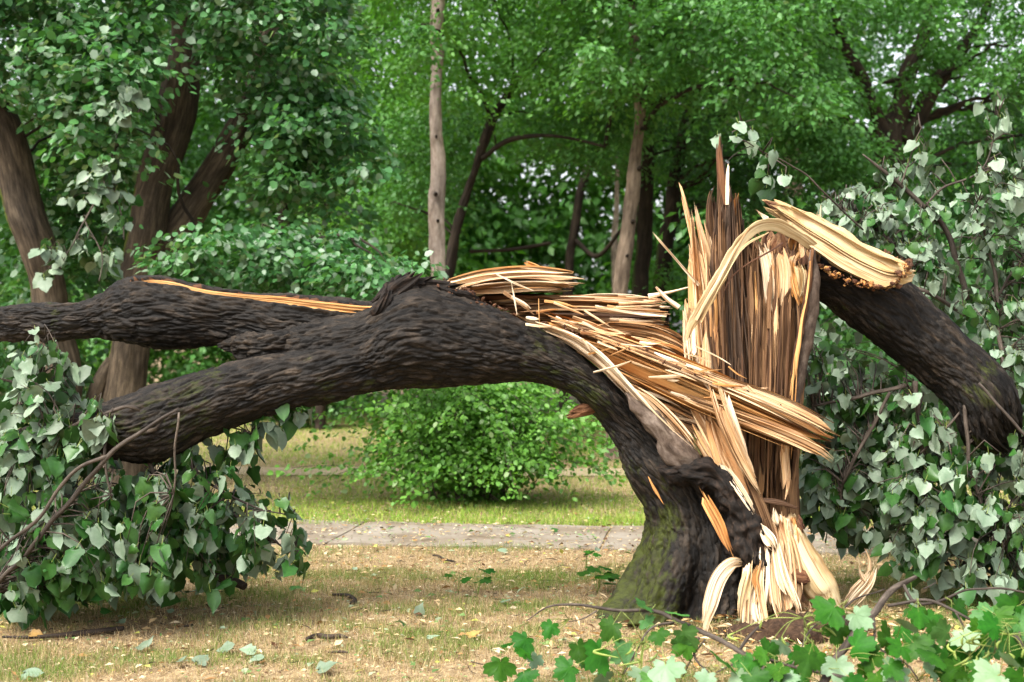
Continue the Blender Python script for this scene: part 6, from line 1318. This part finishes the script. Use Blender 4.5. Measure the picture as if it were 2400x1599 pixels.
wood('shard', chunk, M['fresh'], [(2000, 1310, 8, 7.70), (1998, 1285, 3, 7.70), (1988, 1262, 1, 7.70)], .01, nr=8, seed=502)
def seedling(label, xp, yp, n, size, seed):
    r = random.Random(seed); p = on_ground(xp, yp); root = thing('seedling', label, 'plant', tuple(p), 'seedlings in the grass')
    for k in range(n):
        a = r.uniform(0, 6.28); q = p+np.array([math.cos(a)*.05, math.sin(a)*.05, r.uniform(.05, .16)])
        V, F, G = rod(np.array([p, (p+q)/2+np.array([0, 0, .03]), q]), [.002, .0018, .0014], 5, .02, .002, k); put('stem', mesh('stem', V, F, M['stalk'], {'grain': G}), root)
        leaf_obj(MAP[r.randrange(6)], q-np.array([math.cos(a), math.sin(a), -.1])*size*.6, np.array([math.cos(a), math.sin(a), -.1]), np.array([r.gauss(0, .3), -.3, 1]), size, root)
seedling('leafy seedling in the grass right beside the mossy root flare', 1400, 1395, 7, .075, 1)
seedling('seedling taller than the grass midway along the lawn, left of the root flare', 1120, 1400, 5, .06, 2)
seedling('small seedling left of centre in the open grass', 1075, 1395, 3, .045, 3)
seedling('tiny seedling just in front of the slab path near the root flare', 1372, 1340, 4, .05, 4)

# wood chips round the break
r = np.random.default_rng(404); n = 1000; a = r.uniform(0, 2*np.pi, n); q = np.abs(r.normal(0, 1, n))
x, y = 1.45+np.cos(a)*q*.75, 7.15+np.sin(a)*q*.5; tip = unit(np.stack([r.normal(0, 1, n), r.normal(0, 1, n), r.normal(0, .15, n)], -1)); nn = unit(np.stack([r.normal(0, .4, n), r.normal(0, .4, n), np.ones(n)], -1))
V, F, m_ = rhombs(np.stack([x, y, ground_h(x, y)+.03], -1), tip, nn, r.uniform(.02, .10, n), .22)
C = pick(r, n, [(.62, .45, .24), (.70, .55, .34), (.40, .22, .08), (.12, .06, .03)], [3, 3, 2, 2])
kind(put('wood_chips', mesh('wood_chips', V, F, M['blade'], {'col': np.repeat(np.concatenate([C, np.ones((n, 1))], 1), m_, 0)}, smooth=False)), 'stuff', 'pale and dark wood chips scattered round the foot of the stump')

# dark twig scraps
n = 420; x, y = visible_xy(r, n, 5.7, 12.5, .9); a = r.uniform(0, 2*np.pi, n); L = r.uniform(.02, .09, n); parts = []
for k in range(n):
    z = .03 if 0 < path_uv(x[k], y[k])[1] < 1.3 else float(ground_h(x[k:k+1], y[k:k+1])[0])+.02
    p = np.array([x[k], y[k], z]); dv = np.array([math.cos(a[k]), math.sin(a[k]), r.normal(0, .1)])*L[k]; parts.append(rod(np.array([p-dv*.5, p+r.normal(0, .005, 3), p+dv*.5]), [.0022, .003, .0018], 4, .03, 0, k))
V, F, G = merge(parts)
kind(put('twig_scraps', mesh('twig_scraps', V, F, M['twigd'], {'grain': G})), 'stuff', 'small dark twig scraps scattered over grass and path')
